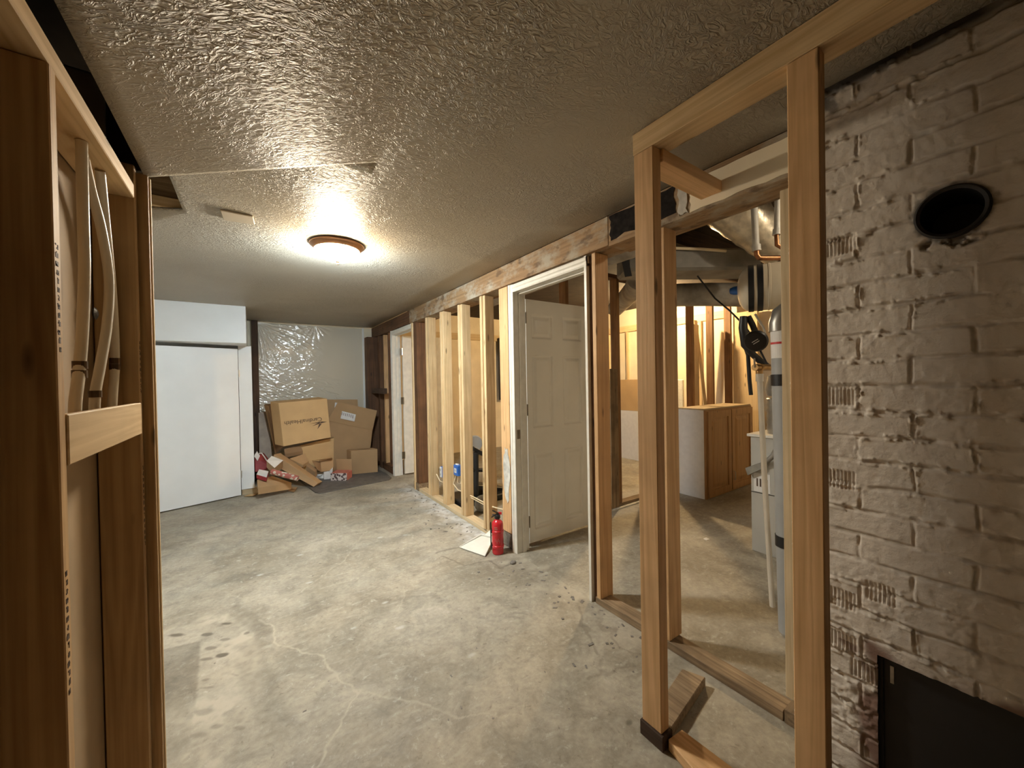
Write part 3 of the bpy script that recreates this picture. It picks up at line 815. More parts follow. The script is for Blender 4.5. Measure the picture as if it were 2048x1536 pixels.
emit('stud_footing', G().box(WX + .002, WX + .08, 2.452, 2.60, 0, .125), MT['concrete_stub'], bevel=.01, label='rough concrete stub under the old stud left of the door casing', cat='footing')

# far end: old studs, opening, bracket shelf
board('stud', 1.522, WX + .12, 6.27, 6.44, 0, 2.066, 'old', 'dark old stud in the far right corner beside the plastic sheet', 'stud')
board('stud', WX - .01, WX + .1, 6.06, 6.15, 0, 2.066, 'old', 'dark old stud right of the far corner, behind the leaning cardboard', 'stud')
board('stud', WX, WX + .089, 5.60, 5.64, .10, 2.066, 'old', 'slim dark stud left of the far white door casing', 'stud')
board('light_stop_board', WX + .116, WX + .13, 5.645, 6.26, 0, 2.2, 'brown', 'added brown sheet closing the far opening to back room light', 'board')  # added sheet, keeps the back room bulb off the plastic
board('stud', WX + .02, WX + .105, 5.90, 5.94, .10, 2.066, 'fir', 'bright orange stud seen through the far opening', 'stud')
board('bottom_plate', WX, WX + .089, 5.52, 6.05, 0, .10, 'old', 'dark bottom plate at the far opening', 'plate')
emit('plaster_sheet', G().box(WX + .106, WX + .114, 5.645, 6.26, 0, 1.0), MT['plaster'], label='white plaster board behind the studs of the far opening', cat='panel')
board('shelf_bracket', WX - .085, WX - .022, 5.64, 6.26, 1.17, 1.25, 'dark', 'short black ledge board across the far opening', 'board')
# the near section
board('shim', WX + .012, WX + .09, 1.578, 1.606, 0, 2.062, 'old', 'dark shim strip between the near door jamb and the orange jamb stud', 'board')
board('stud', WX, WX + .108, 1.546, 1.575, .0, 2.066, 'fir', 'orange stud at the near jamb of the six panel doorway', 'stud')
board('stud', WX + .0, WX + .102, 1.10, 1.138, .04, 2.066, 'fir', 'stud right behind the front corner post, standing on the weathered plate', 'stud')
board('stud', WX + .005, WX + .05, .575, .613, .10, 2.03, 'pale', 'pale painted stud at the end of the wall, left of the tall post', 'stud')
board('bottom_plate', WX - .002, WX + .087, .62, 1.585, 0, .038, 'gray', 'weathered bottom plate running to the brick wall', 'plate')
board('wood_block', WX - .004, WX + .085, .545, .615, 0, .055, 'gray', 'split end block between the weathered plate and the brick', 'wood block')

# beams under the ceiling
board('beam', WX - .02, WX + .16, 4.64, 6.45, 2.068, 2.228, 'old', 'dark brown far length of beam above the far doorway', 'beam')
board('beam', WX - .02, WX + .16, 1.43, 4.638, 2.068, 2.228, MT['beam'], 'long paint-mottled length of beam above the studs and six panel door', 'beam')
t = board('beam', WX - .02, WX + .16, .53, 1.428, 2.060, 2.228, MT['beam'], 'near length of beam with a black tar patch', 'beam')
r5 = random.Random(9)
def ragged(y0, y1, z0, z1, x, n, amp):
    p = []
    for i in range(n): p.append((x, y0 + (y1 - y0) * i / n, z0 + amp * r5.random()))
    for i in range(n): p.append((x, y1 - amp * r5.random(), z0 + (z1 - z0) * i / n))
    for i in range(n): p.append((x, y1 - (y1 - y0) * i / n, z1 - amp * .5 * r5.random()))
    for i in range(n): p.append((x, y0 + amp * r5.random(), z1 - (z1 - z0) * i / n))
    return p
emit('tar_patch', G().prism(ragged(1.02, 1.42, 2.085, 2.224, WX - .0205, 8, .02), (-.0025, 0, 0)), MT['tar'], t, label='black tar patch')
emit('drywall_strip', G().prism(ragged(.545, .955, 2.068, 2.205, WX - .0205, 8, .008), (-.004, 0, 0)), MT['cream_board'], t, label='tan board strip')
emit('caulk', G().prism(ragged(.96, 1.015, 2.07, 2.22, WX - .0205, 6, .012), (-.005, 0, 0)), MT['plaster'], t, label='crusted caulk')

# bump-out frame in front: corner post, tall post, plate, link, base pieces
t = board('post', 1.181, 1.227, .822, .902, .055, 2.150, 'fir', 'orange front corner post of the bump-out frame', 'post')
board('post', 1.182, 1.222, .347, .416, .0, 2.150, 'fir', 'tall nearest post standing before the brick wall', 'post')
board('top_plate', 1.180, 1.269, -1.6, .905, 2.151, 2.2285, 'pine', 'flat top plate over the bump-out posts under the ceiling', 'plate')
board('blocking', 1.228, 1.638, .812, .902, 2.104, 2.150, 'fir', 'short crosspiece tying the front corner post to the beam', 'blocking')
board('wood_block', 1.174, 1.234, .812, .908, .0, .054, 'dark', 'dark wood stub of plate under the front corner post', 'wood block')
# loose blocks on the floor
def floor_block(name, px, h, m, label, ztop=None):
    top = [onz(x, y, h) for x, y in px]
    bot = [Vector((p.x, p.y, 0.0)) for p in top]
    return emit(name, G().hexa(top, bot), m, bevel=.003, label=label, cat='wood block')
floor_block('wood_block', [(1364, 1337), (1411, 1354), (1336, 1467), (1331, 1385)], .040, wood('gray', 'y'), 'loose grey offcut lying between the front post and the weathered plate')
floor_block('wood_block', [(1364, 1459), (1382, 1471), (1470, 1545), (1400, 1570), (1335, 1480)], .042, wood('gray', 'y'), 'sawn plate stub on the floor at the foot of the front post') if False else None
top = [onz(x, y, .04) for x, y in ((1336, 1478), (1364, 1458), (1500, 1560), (1440, 1600))]
emit('wood_block', G().hexa(top, [Vector((p.x, p.y, 0)) for p in top]), wood('fir', 'y'), bevel=.003, label='sawn stub of floor plate at the foot of the front corner post', cat='wood block')

# ------------------------------------------------------------------ door_2: white casing and six panel leaf
def casing(name, y0, y1, zt, label, near=None, w=.06):
    t = thing(name, (WX, (y0 + y1) / 2, 0), label, None, kind='structure')
    prof = [(0, 0), (-.012, .004), (-.016, .012), (-.016, .028), (-.010, .036), (-.010, .05), (-.006, w)]
    def side(ya, sgn):
        poly = [(WX - .001, ya, 0)] + [(WX + dx, ya + sgn * dy, 0) for dx, dy in prof] + [(WX - .001, ya + sgn * w, 0)]
        return G().prism(poly, (0, 0, zt))
    emit('side_casing', side(y1, -1), MT['trim_paint'], t)
    if near: emit('side_casing', side(y0, 1), near, t, label='bare wood side')
    ys_ = y0 + (w if near else w - .018)
    poly = [(WX - .001, ys_, zt)] + [(WX + dx, ys_, zt - dy) for dx, dy in prof] + [(WX - .001, ys_, zt - w)]
    emit('head_casing', G().prism(poly, (0, y1 - w - ys_, 0)), MT['trim_paint'], t)
    g = G(); X1 = WX + .11
    g.box(WX, X1, y1 - w, y1 - w + .018, 0, zt - w); g.box(WX if near else WX - .012, X1, y0 + w - .018, y0 + w, 0, zt - (w if near else .0))
    g.box(WX, X1, y0 + w - .018, y1 - w + .018, zt - w, zt - w + .018)
    emit('jamb', g, MT['trim_paint'], t)
    g = G(); sx0, sx1 = WX + .045, WX + .075
    g.box(sx0, sx1, y1 - w - .011, y1 - w, 0, zt - w); g.box(sx0, sx1, y0 + w, y0 + w + .011, 0, zt - w)
    g.box(sx0, sx1, y0 + w, y1 - w, zt - w - .011, zt - w)
    emit('stop', g, MT['trim_paint'], t)
    return t
t2 = casing('trim_2', 1.565, 2.445, 2.062, 'white door casing around the six panel door')
emit('strike_plate', G().box(WX + .012, WX + .04, 2.3835, 2.3852, .88, .95), MT['hinge'], t2)
def panel_door():
    x0, x1, yf, z0, z1 = 1.800, 2.468, 2.420, .03, 1.976
    s = .006
    us = np.arange(0, x1 - x0 + 1e-6, s); vs = np.arange(0, z1 - z0 + 1e-6, s)
    U, Vv = np.meshgrid(us, vs, indexing='ij')
    h = np.zeros_like(U)
    W = x1 - x0
    cols_ = [(.058, .272), (.388, .606)]
    rows = [(1.635, 1.828), (.915, 1.502), (.098, .710)]
    for a, b in cols_:
        for c, d in rows:
            dist = np.minimum(np.minimum(U - a, b - U), np.minimum(Vv - c, d - Vv))
            prof = np.where(dist < 0, 0, np.where(dist < .010, dist / .010 * .014, np.where(dist < .018, .014, np.where(dist < .044, .014 - (dist - .018) / .026 * .012, .002))))
            h = np.maximum(h, prof)
    t = thing('door_2', (x0, yf, 0), 'beige six panel door standing open into the utility room', None, kind='structure')
    V = np.stack([(x0 + U).ravel(), (yf + h).ravel(), (z0 + Vv).ravel()], 1)
    idx = np.arange(U.size).reshape(U.shape)
    Fc = np.stack([idx[:-1, :-1], idx[1:, :-1], idx[1:, 1:], idx[:-1, 1:]], -1).reshape(-1, 4)
    o = grid_object('leaf_face', V, Fc, MT['door_paint'], None, (x0, yf, 0)); o.parent = t; o.location = (0, 0, 0)
    emit('leaf', G().box(x0, float(x0 + us[-1]), yf + .0155, yf + .038, z0, z1), MT['door_paint'], t)
    g = G()
    xe = float(x0 + us[-1]); ze = float(z0 + vs[-1])
    g.add([(x0, yf, z0), (x0, yf + .0155, z0), (x0, yf + .0155, ze), (x0, yf, ze)], [(0, 1, 2, 3)])
    g.add([(xe, yf, z0), (xe, yf + .0155, z0), (xe, yf + .0155, ze), (xe, yf, ze)], [(0, 1, 2, 3)])
    g.add([(x0, yf, ze), (xe, yf, ze), (xe, yf + .0155, ze), (x0, yf + .0155, ze)], [(0, 1, 2, 3)])
    emit('edge', g, MT['door_paint'], t)
    for z in (.16, 1.05, 1.78):
        emit('hinge', G().box(x0 - .03, x0 - .002, yf - .003, yf + .002, z, z + .09).tube([(x0 - .003, yf - .006, z), (x0 - .003, yf - .006, z + .09)], .006, 8), MT['hinge'], t)
panel_door()

# door_3: far doorway with its white leaf swung inside
t3 = casing('trim_3', 4.56, 5.47, 2.066, 'white casing of the far doorway', wood('pine', 'z'))
t = thing('door_3', (1.80, 5.37, 0), 'white slab door opened into the back room in the far doorway', None, kind='structure')
emit('leaf', G().box(1.79, 2.50, 5.370, 5.405, .02, 2.0), MT['trim_paint'], t, bevel=.002)
for z, m in ((1.72, 'chrome'), (1.02, 'hinge'), (.24, 'hinge')):
    emit('hinge', G().box(1.75, 1.795, 5.362, 5.369, z, z + .1).tube([(1.782, 5.36, z), (1.782, 5.36, z + .1)], .009, 8), MT[m], t, label='bright hinge' if m == 'chrome' else None)

# ------------------------------------------------------------------ far wall: plastic sheet, posts
board('stud', .012, .085, 6.34, 6.44, 0, 2.226, 'dark', 'dark old stud left of the plastic sheet beside the closet', 'stud')
def poly_sheet():
    x0, x1, z0, z1 = .088, 1.50, .35, 2.215
    s = .006
    X, Z = np.meshgrid(np.arange(x0, x1, s), np.arange(z0, z1, s), indexing='ij')
    u = X - x0; v = z1 - Z
    ang = np.arctan2(v + .02, u + .02); rad = np.hypot(u, v)
    left = 1 - smooth01(u, .55, .95)
    h = .010 * np.abs(np.sin(ang * 17 + fbm(X * 4, Z * 4, 7, 3) * 5)) * (1 - smooth01(rad, .2, .85)) * smooth01(rad, .02, .15)
    n = fbm((X * .8 - Z * .6) * 5, (X * .6 + Z * .8) * 19, 17, 4); ridge = 1 - np.abs(n - .5) * 11
    n9 = fbm((X * .95 + Z * .3) * 5 + 7, (-X * .3 + Z * .95) * 15, 19, 4); ridge = np.maximum(ridge, (1 - np.abs(n9 - .5) * 13) * .7)
    h = h + .0045 * np.clip(ridge, 0, 1) * left
    c2 = np.hypot(u - .72, v); a2 = np.arctan2(v + .02, u - .72)
    h = h + .008 * np.abs(np.sin(a2 * 9)) * (1 - smooth01(c2, .05, .3))
    n2 = fbm(X * 5, Z * 22 + X * 9, 27, 3)
    h = h + .008 * np.clip(1 - np.abs(n2 - .5) * 13, 0, 1) * smooth01(v, .7, .9) * (1 - smooth01(u, .9, 1.2))
    h = h + .004 * fbm(X * 3, Z * 3, 37, 3)
    Yv = 6.447 - h
    V = np.stack([X.ravel(), Yv.ravel(), Z.ravel()], 1)
    idx = np.arange(X.size).reshape(X.shape)
    Fc = np.stack([idx[:-1, :-1], idx[1:, :-1], idx[1:, 1:], idx[:-1, 1:]], -1).reshape(-1, 4)
    o = grid_object('plastic_sheet', V, Fc, MT['poly'], None, (.79, 6.44, z0))
    tag(o, 'creased clear plastic sheet stapled over the far wall', 'plastic sheet')
poly_sheet()
emit('trim_1', G().box(1.49, 1.515, 6.435, 6.455, .3, 2.22), MT['white_paint'], kind='structure', label='white strip at the right edge of the plastic sheet')

# ------------------------------------------------------------------ cardboard heap at the far wall
def quad_slab(px, Y, off, **kw):
    Ys = Y if isinstance(Y, (list, tuple)) else [Y] * 4
    a = [ony(x, y, yy) for (x, y), yy in zip(px, Ys)]
    b = [p + Vector(off) for p in a]
    return G().hexa(a, b)
GB = 'cardboard boxes heaped at the far wall'
# flat rubber mat under the heap
mp_ = [onz(x, y, .012) for x, y in ((598, 960), (630, 984), (640, 986), (778, 959), (783, 955), (772, 946), (757, 939), (640, 945))]
emit('floor_mat', G().prism(mp_, (0, 0, -.012)), MT['rubber'], label='dark grey rubber mat on the floor under the cardboard heap', cat='mat')
# printed carton
A = [ony(x, y, yy) for (x, y), yy in zip(((557, 806), (654, 797), (662, 875), (567, 893)), (5.86, 5.86, 5.78, 5.78))]
t = thing('cardboard_box', tuple((A[2] + A[3]) / 2), 'large tipped cardboard box with dark upside-down lettering and a bird mark', 'cardboard box', GB)
off = Vector((-.09, .13, .02))
emit('body', G().hexa(A, [p + off for p in A]), MT['kraft_light'], t, bevel=.003)
emit('flap', quad_slab(((532, 805), (629, 795), (631, 800), (556, 807)), (6.13, 6.10, 6.1, 6.12), (0, .005, 0)), MT['kraft_dark'], t)
emit('flap', quad_slab(((530, 808), (557, 806), (567, 893), (553, 906)), (6.12, 5.87, 5.80, 6.0), (.004, .006, 0)), MT['kraft_dark'], t)
emit('flap', quad_slab(((528, 809), (536, 812), (556, 904), (550, 908)), (6.14, 6.05, 5.98, 6.05), (.004, .006, 0)), MT['kraft'], t)
# the lettering
def text_on(s, size, origin, ux, uy, mat, name, parent):
    cu = bpy.data.curves.new(name, 'FONT'); cu.body = s; cu.size = size; cu.align_x = 'CENTER'; cu.align_y = 'CENTER'
    tmp = bpy.data.objects.new('tmp_text', cu); COL.objects.link(tmp)
    dg = bpy.context.evaluated_depsgraph_get()
    me = bpy.data.meshes.new_from_object(tmp.evaluated_get(dg))
    bpy.data.objects.remove(tmp)
    g = G(); ux = Vector(ux).normalized(); uy = Vector(uy); uy = (uy - ux * uy.dot(ux)).normalized()
    g.V = [tuple(Vector(origin) + ux * v.co.x + uy * v.co.y) for v in me.vertices]
    g.F = [tuple(p.vertices) for p in me.polygons]
    bpy.data.meshes.remove(me)
    return emit(name, g, mat, parent, fixn=False)
ex = (A[1] - A[0]).normalized(); ey = (A[0] - A[3]).normalized(); nn = ex.cross(ey)
if nn.y > 0: nn = -nn
def onbox(u, v): return A[3] + (A[2] - A[3]) * u + (A[0] - A[3]) * v + nn * .004
text_on('CardinalHealth', .074, onbox(.46, .50), -ex, -ey, MT['ink'], 'lettering', t)
c0 = onbox(.78, .40)
g = G()
for (u0, v0), (u1, v1), (u2, v2) in [((-.09, .035), (.0, .015), (.02, -.012)), ((.10, .0), (.0, .015), (.03, -.014)), ((-.03, .085), (.0, .015), (.03, .02)), ((-.12, .0), (0, .0), (.03, -.014))]:
    g.add([c0 + ex * u0 + ey * v0 * -1, c0 + ex * u1 + ey * v1 * -1, c0 + ex * u2 + ey * v2 * -1], [(0, 1, 2)])
emit('bird_mark', g, MT['ink'], t, fixn=False)
# big plain box with a labelled flap
B = [ony(x, y, 6.02) for x, y in ((640, 832), (745, 861), (736, 938), (640, 945))]
t = thing('cardboard_box', tuple((B[2] + B[3]) / 2), 'large brown box with white shipping labels on its raised flap', 'cardboard box', GB)
emit('body', G().hexa(B, [p + Vector((.0, .26, 0)) for p in B]), MT['kraft'], t, bevel=.003)
emit('flap', quad_slab(((676, 804), (754, 821), (745, 861), (655, 841)), (5.96, 5.96, 6.01, 6.01), (0, .006, 0)), MT['kraft'], t)
emit('flap', quad_slab(((652, 799), (715, 799), (716, 815), (652, 850)), 6.10, (0, .006, 0)), MT['kraft'], t)
emit('shipping_label', quad_slab(((684, 822), (712, 829), (709, 843), (681, 837)), (5.953, 5.953, 5.973, 5.973), (0, .002, 0)), MT['paper'], t, label='white shipping label')
emit('shipping_label', quad_slab(((670, 805), (680, 806), (675, 819), (669, 818)), 6.09, (0, .002, 0)), MT['paper'], t, label='white shipping label')
g = G(); r6 = random.Random(4)
for k in range(7):
    u = .06 + .08 * k; g.hexa([ony(684 + 3.6 * k, 824.5 + .9 * k, 5.9515), ony(684.9 + 3.6 * k, 824.7 + .9 * k, 5.9515), ony(684.0 + 3.6 * k, 830 + .9 * k + r6.random() * 3, 5.961), ony(683.2 + 3.6 * k, 830 + .9 * k, 5.961)],
         [ony(684 + 3.6 * k, 824.5 + .9 * k, 5.953), ony(684.9 + 3.6 * k, 824.7 + .9 * k, 5.953), ony(684.0 + 3.6 * k, 830 + .9 * k, 5.963), ony(683.2 + 3.6 * k, 830 + .9 * k, 5.963)])
emit('label_print', g, MT['ink'], t)
# other cartons
Cq = [ony(x, y, 5.92) for x, y in ((600, 891), (668, 876), (668, 935), (606, 942))]
emit('cardboard_box', G().hexa(Cq, [p + Vector((.0, .07, 0)) for p in Cq]), MT['kraft_light'], bevel=.003, label='tan box standing under the lettered box', cat='cardboard box', group=GB)
def floor_box(px4, ztops, mat, label, off, bevel=.003, cat='cardboard box', group=GB, name='cardboard_box', zb=.012, parent=None):
    bl, br = onz(*px4[0], zb), onz(*px4[1], zb)
    q = [bl, br, Vector((br.x, br.y, ztops)), Vector((bl.x, bl.y, ztops))]
    return emit(name, G().hexa(q, [p + Vector(off) for p in q]), mat, bevel=bevel, label=label, cat=cat, group=group)
floor_box(((703, 949), (756, 944)), .355, MT['kraft'], 'plain closed box at the right end of the heap on the mat', (-.03, .15, 0))
# red printed carton with its brown flap
bl, br = onz(662, 961, .012), onz(694, 961, .012)
t = thing('cardboard_box', tuple((bl + br) / 2), 'small red printed carton with an upright brown flap on the mat', 'cardboard box', GB)
q = [bl, br, br + Vector((0, 0, .10)), bl + Vector((0, 0, .10))]; o2 = Vector((.10, .17, 0))
emit('body', G().hexa(q, [p + o2 for p in q]), MT['pink'], t, bevel=.002)
emit('printed_front', G().hexa([p - o2.normalized() * .006 for p in q], [p - o2.normalized() * .002 for p in q]), MT['photo_print'], t)
f0 = q[3] + o2; f1 = q[2] + o2
emit('flap', G().hexa([f0, f1, f1 + Vector((.0, .015, .15)), f0 + Vector((.0, .015, .15))], [p + Vector((0, .005, 0)) for p in (f0, f1, f1 + Vector((.0, .015, .15)), f0 + Vector((.0, .015, .15)))]), MT['kraft'], t)
# long flat carton slanting across the heap
TOP = [ony(549, 908, 5.74), ony(561, 906, 5.86), ony(645, 963, 5.55), ony(636, 966.5, 5.46)]
BOT = []
for p in TOP: BOT.append(Vector((p.x - .05, p.y - .0, max(.014, p.z - .11))))
emit('cardboard_box', G().hexa(TOP, BOT), MT['kraft'], bevel=.002, label='long flat carton slanting down across the front of the heap', cat='cardboard box', group=GB)
# small cartons
def top_box(px, Ys, drop, m, label, name='cardboard_box', cat='cardboard box', group=GB, off=(0, .01, 0), lid=None):
    a = [ony(x, y, yy) for (x, y), yy in zip(px, Ys)]
    b = [Vector((p.x + off[0], p.y + off[1], max(.002, p.z - drop))) for p in a]
    o = emit(name, G().hexa(a, b), m, bevel=.002, label=label, cat=cat, group=group)
    if lid:
        nn_ = (a[1] - a[0]).cross(a[3] - a[0]).normalized(); nn_ = nn_ if nn_.z > 0 else -nn_
        emit('lid', G().hexa([p + nn_ * .0005 for p in a], [p + nn_ * .003 for p in a]), lid, o, label='white lid')
    return o
top_box(((533, 922), (543, 912), (566, 921), (549, 936)), (5.50, 5.66, 5.62, 5.46), .085, MT['kraft_dark'], 'white topped carton lying tilted behind the rolled wrapping paper', lid=MT['paper'])
top_box(((513, 949), (518, 939), (537, 943), (533, 955)), (5.36, 5.52, 5.50, 5.32), .05, MT['redpaper'], 'small white topped red carton at the left end of the heap', lid=MT['paper'])
top_box(((514, 959), (545, 952), (583, 965), (516, 975)), (5.37, 5.55, 5.42, 5.25), .085, MT['kraft'], 'flat brown carton on the floor at the left end of the heap')
top_box(((579, 917), (610, 907), (618, 922), (606, 930)), (5.80, 5.86, 5.86, 5.80), .04, MT['kraft'], 'small brown carton resting behind the long flat carton')
top_box(((568, 898), (601, 890), (606, 902), (570, 908)), (5.86, 5.89, 5.89, 5.86), .05, MT['kraft_dark'], 'dark open tray of cardboard under the lettered box')
Dq = [ony(x, y, 5.78) for x, y in ((641, 923), (666, 917), (667, 940), (643, 944))]
t = thing('cardboard_box', tuple((Dq[2] + Dq[3]) / 2), 'open brown carton with spread flaps in the middle of the heap', 'cardboard box', GB)
emit('body', G().hexa(Dq, [p + Vector((.0, .10, 0)) for p in Dq]), MT['kraft'], t, bevel=.002)
emit('flap', quad_slab(((624, 921), (641, 923), (643, 944), (634, 939)), (5.70, 5.78, 5.78, 5.70), (0, .005, 0)), MT['kraft_dark'], t)
emit('flap', quad_slab(((630, 920), (664, 916), (665, 918), (646, 920)), (5.70, 5.70, 5.78, 5.78), (0, .002, -.003)), MT['kraft_light'], t)
top_box(((618, 926), (634, 939), (630, 944), (612, 930)), (5.74, 5.72, 5.68, 5.70), .09, MT['kraft_dark'], 'dark narrow carton wedged right of the long flat carton')
bl, br = onz(648, 959, .012), onz(659, 958, .012)
q = [bl, br, br + Vector((0, 0, .11)), bl + Vector((0, 0, .11))]
t = thing('white_carton', tuple((bl + br) / 2), 'open white carton beside the red printed carton', 'carton')
emit('body', G().hexa(q, [p + Vector((.0, .05, 0)) for p in q]), MT['paper'], t, bevel=.001)
q2 = [q[1], q[1] + Vector((.03, -.03, .02)), q[2] + Vector((.04, -.03, .05)), q[2]]
emit('flap', G().hexa(q2, [p + Vector((0, .004, 0)) for p in q2]), MT['paper'], t)
# crumpled paper
def lump(c, r, seed, m, name, label, cat, squash=(1, 1, .6), group=None, n=3, amp=.5):
    bm = bmesh.new(); bmesh.ops.create_icosphere(bm, subdivisions=n, radius=1); rr = random.Random(seed)
    sv = [Vector((rr.uniform(-1, 1), rr.uniform(-1, 1), rr.uniform(-1, 1))).normalized() for _ in range(14)]
    g = G()
    for v in bm.verts:
        d = v.co.normalized(); k = 1 + amp * (max(d.dot(s) for s in sv) - .85)
        g.V.append((c[0] + d.x * k * r * squash[0], c[1] + d.y * k * r * squash[1], max(.001, c[2] + d.z * k * r * squash[2])))
    g.F = [tuple(v.index for v in f.verts) for f in bm.faces]; bm.free()
    return emit(name, g, m, label=label, cat=cat, group=group)
p = onz(641, 955, .03); lump((p.x, p.y + .02, .05), .055, 3, MT['paper'], 'crumpled_paper', 'crumpled white paper between the long carton and the open white carton', 'paper', (1.2, 1, .9), amp=1.6)
# wrapping roll
a = ony(543, 943, 5.36); b_ = ony(596, 957, 5.21)
t = thing('wrapping_paper_roll', tuple(b_), 'roll of red and white wrapping paper lying on the left cartons', 'wrapping paper')
d = (b_ - a).normalized()
emit('roll', G().lathe([(.030, 0), (.032, .002), (.032, (b_ - a).length), (.024, (b_ - a).length), (.024, (b_ - a).length - .03)], a, d, 20), MT['wrap'], t, smooth=True)
# red gift bag with white tissue
c = ony(527, 928, 5.87)
t = thing('gift_bag', tuple(c), 'dark red paper bag with white tissue beside the closet corner', 'bag')
qa = [ony(x, y, yy) for (x, y), yy in zip(((509, 915), (524, 908), (547, 936), (510, 945)), (5.87, 5.92, 5.86, 5.80))]
emit('body', G().hexa(qa, [p + Vector((.02, .12, -.0)) for p in qa]), MT['redpaper'], t, bevel=.008)
qa = [ony(x, y, 5.84) for x, y in ((508, 912), (514, 903), (520, 912), (515, 922))]
emit('tissue', G().hexa(qa, [p + Vector((0, .05, .0)) for p in qa]), MT['paper'], t, label='white tissue')
pts = [ony(518, 907, 5.84), ony(523, 906, 5.84), ony(529, 914, 5.83), ony(534, 922, 5.83)]
emit('handle', G().tube(pts, .006, 8), MT['paper'], t)
# leaning scrap panel
qa = [ony(x, y, yy) for (x, y), yy in zip(((517, 826), (535, 822), (548, 914), (519, 931)), (6.30, 6.30, 6.10, 6.10))]
qa[2].z = .008; qa[3].z = .008
emit('drywall_scrap', G().hexa(qa, [p + Vector((0, .02, 0)) for p in qa]), MT['drywall_gray'], label='mauve-grey scrap panel leaning left of the cardboard', cat='panel')
for i, (px, lab) in enumerate([(((552, 975), (563, 972), (572, 976), (558, 981)), 'torn cardboard scrap on the floor before the flat brown carton'),
                               (((576, 981), (583, 973), (595, 974), (588, 983)), 'crumpled tan paper scrap right of the torn cardboard scrap'),
                               (((488, 992), (500, 988), (518, 986), (506, 991)), 'thin wood sliver on the floor below the narrow white panel')]):
    a = [onz(x, y, .010 + .012 * (k % 2)) for k, (x, y) in enumerate(px)]
    emit('scrap', G().hexa(a, [Vector((p.x, p.y, p.z - .008)) for p in a]), MT['kraft_light'] if i != 1 else MT['pale'] if 'pale' in MT else MT['kraft'], label=lab, cat='scrap')

# ------------------------------------------------------------------ ceiling lamp
lc = Vector((.475, 2.665, CZ - .002))
t = thing('ceiling_light', tuple(lc), 'round flush ceiling lamp with bronze rim and lit frosted glass bowl', 'ceiling lamp')
emit('rim', G().lathe([(.05, 0), (.158, 0), (.163, -.005), (.161, -.011), (.156, -.014), (.150, -.020), (.140, -.034), (.134, -.037), (.130, -.034), (.130, -.02), (.05, -.015)], lc, (0, 0, 1), 64), MT['bronze'], t, smooth=True)
prof = [(.131 * math.cos(a), -.032 - .075 * math.sin(a)) for a in [i * math.pi / 2 / 14 for i in range(15)]]
emit('glass_bowl', G().lathe(prof, lc, (0, 0, 1), 64), MT['bowl'], t, smooth=True)
emit('finial', G().lathe([(.004, -.107), (.014, -.108), (.012, -.113), (.006, -.116), (.008, -.121), (.006, -.127), (.002, -.129)], lc, (0, 0, 1), 20), MT['bronze'], t, smooth=True)
# blank cover plate on the ceiling left of the lamp
q = [Vector((-.115, 2.425, CZ - .001)), Vector((.024, 2.428, CZ - .001)), Vector((.033, 2.545, CZ - .001)), Vector((-.107, 2.56, CZ - .001))]
emit('cover_plate', G().hexa(q, [p + Vector((0, 0, -.009)) for p in q]), MT['drywall'], bevel=.003, label='small blank rectangular cover plate on the ceiling left of the lamp', cat='cover plate')

# bare bulb that lights the back room
bc = Vector((4.70, 3.37, 2.44))
t = thing('bulb_holder', (bc.x, bc.y, 2.56), 'bare bulb in a ceiling holder lighting the back room', 'light bulb')
emit('holder', G().lathe([(.05, .12), (.05, .09), (.03, .07), (.022, .04)], bc, (0, 0, 1), 20), MT['trim_paint'], t)
emit('bulb', G().lathe([(.012, .04), (.018, .03), (.032, 0), (.03, -.02), (.018, -.035), (.003, -.04)], bc, (0, 0, 1), 20), MT['bulb'], t, smooth=True)

uc = Vector((2.62, .12, 2.42))  # added fill light behind the chimney, brightens the door and ducts
t = thing('bulb_holder', (uc.x, uc.y, 2.56), 'added unseen fill bulb over the utility room, behind the chimney', 'light bulb')
emit('holder', G().lathe([(.05, .14), (.05, .11), (.03, .09), (.022, .06)], uc, (0, 0, 1), 20), MT['trim_paint'], t)
emit('bulb', G().lathe([(.012, .06), (.02, .045), (.045, 0), (.04, -.03), (.02, -.045), (.003, -.05)], uc, (0, 0, 1), 20), MT['fill_bulb'], t, smooth=True)

# ------------------------------------------------------------------ things on the floor by the door
ec = onz(996, 1106, 0)
t = thing('fire_extinguisher', tuple(ec), 'small red fire extinguisher standing on the floor by the white door casing', 'fire extinguisher')
R = .044
emit('cylinder', G().lathe([(.036, 0), (.042, .004), (R, .012), (R, .225), (.040, .243), (.028, .256), (.019, .262), (.019, .272)], ec, (0, 0, 1), 32), MT['red'], t, smooth=True)
emit('valve_head', G().lathe([(.020, .268), (.023, .272), (.023, .292), (.014, .296), (.014, .304)], ec, (0, 0, 1), 20), MT['black'], t, smooth=True)
hd = -Vector((R0.x, R0.y, 0))
def at_ec(r, z, w=0): 
    return ec + hd * r + Vector((-hd.y, hd.x, 0)) * w + Vector((0, 0, z))
def lever(pts, w, th):
    g = G()
    for (r0, z0), (r1, z1) in zip(pts[:-1], pts[1:]):
        g.hexa([at_ec(r0, z0, -w), at_ec(r0, z0, w), at_ec(r1, z1, w), at_ec(r1, z1, -w)], [at_ec(r0, z0 + th, -w), at_ec(r0, z0 + th, w), at_ec(r1, z1 + th, w), at_ec(r1, z1 + th, -w)])
    return g
emit('carry_handle', lever([(-.018, .290), (.02, .292), (.045, .275)], .009, .007), MT['black'], t)
emit('squeeze_lever', lever([(-.018, .302), (.016, .318), (.038, .328)], .009, .006), MT['black'], t)
emit('safety_tab', lever([(-.034, .300), (-.010, .300)], .008, .016), MT['red'], t)
emit('nozzle', G().tube([at_ec(.012, .285, -.012), at_ec(.035, .286, -.03)], .008, 12), MT['black'], t)
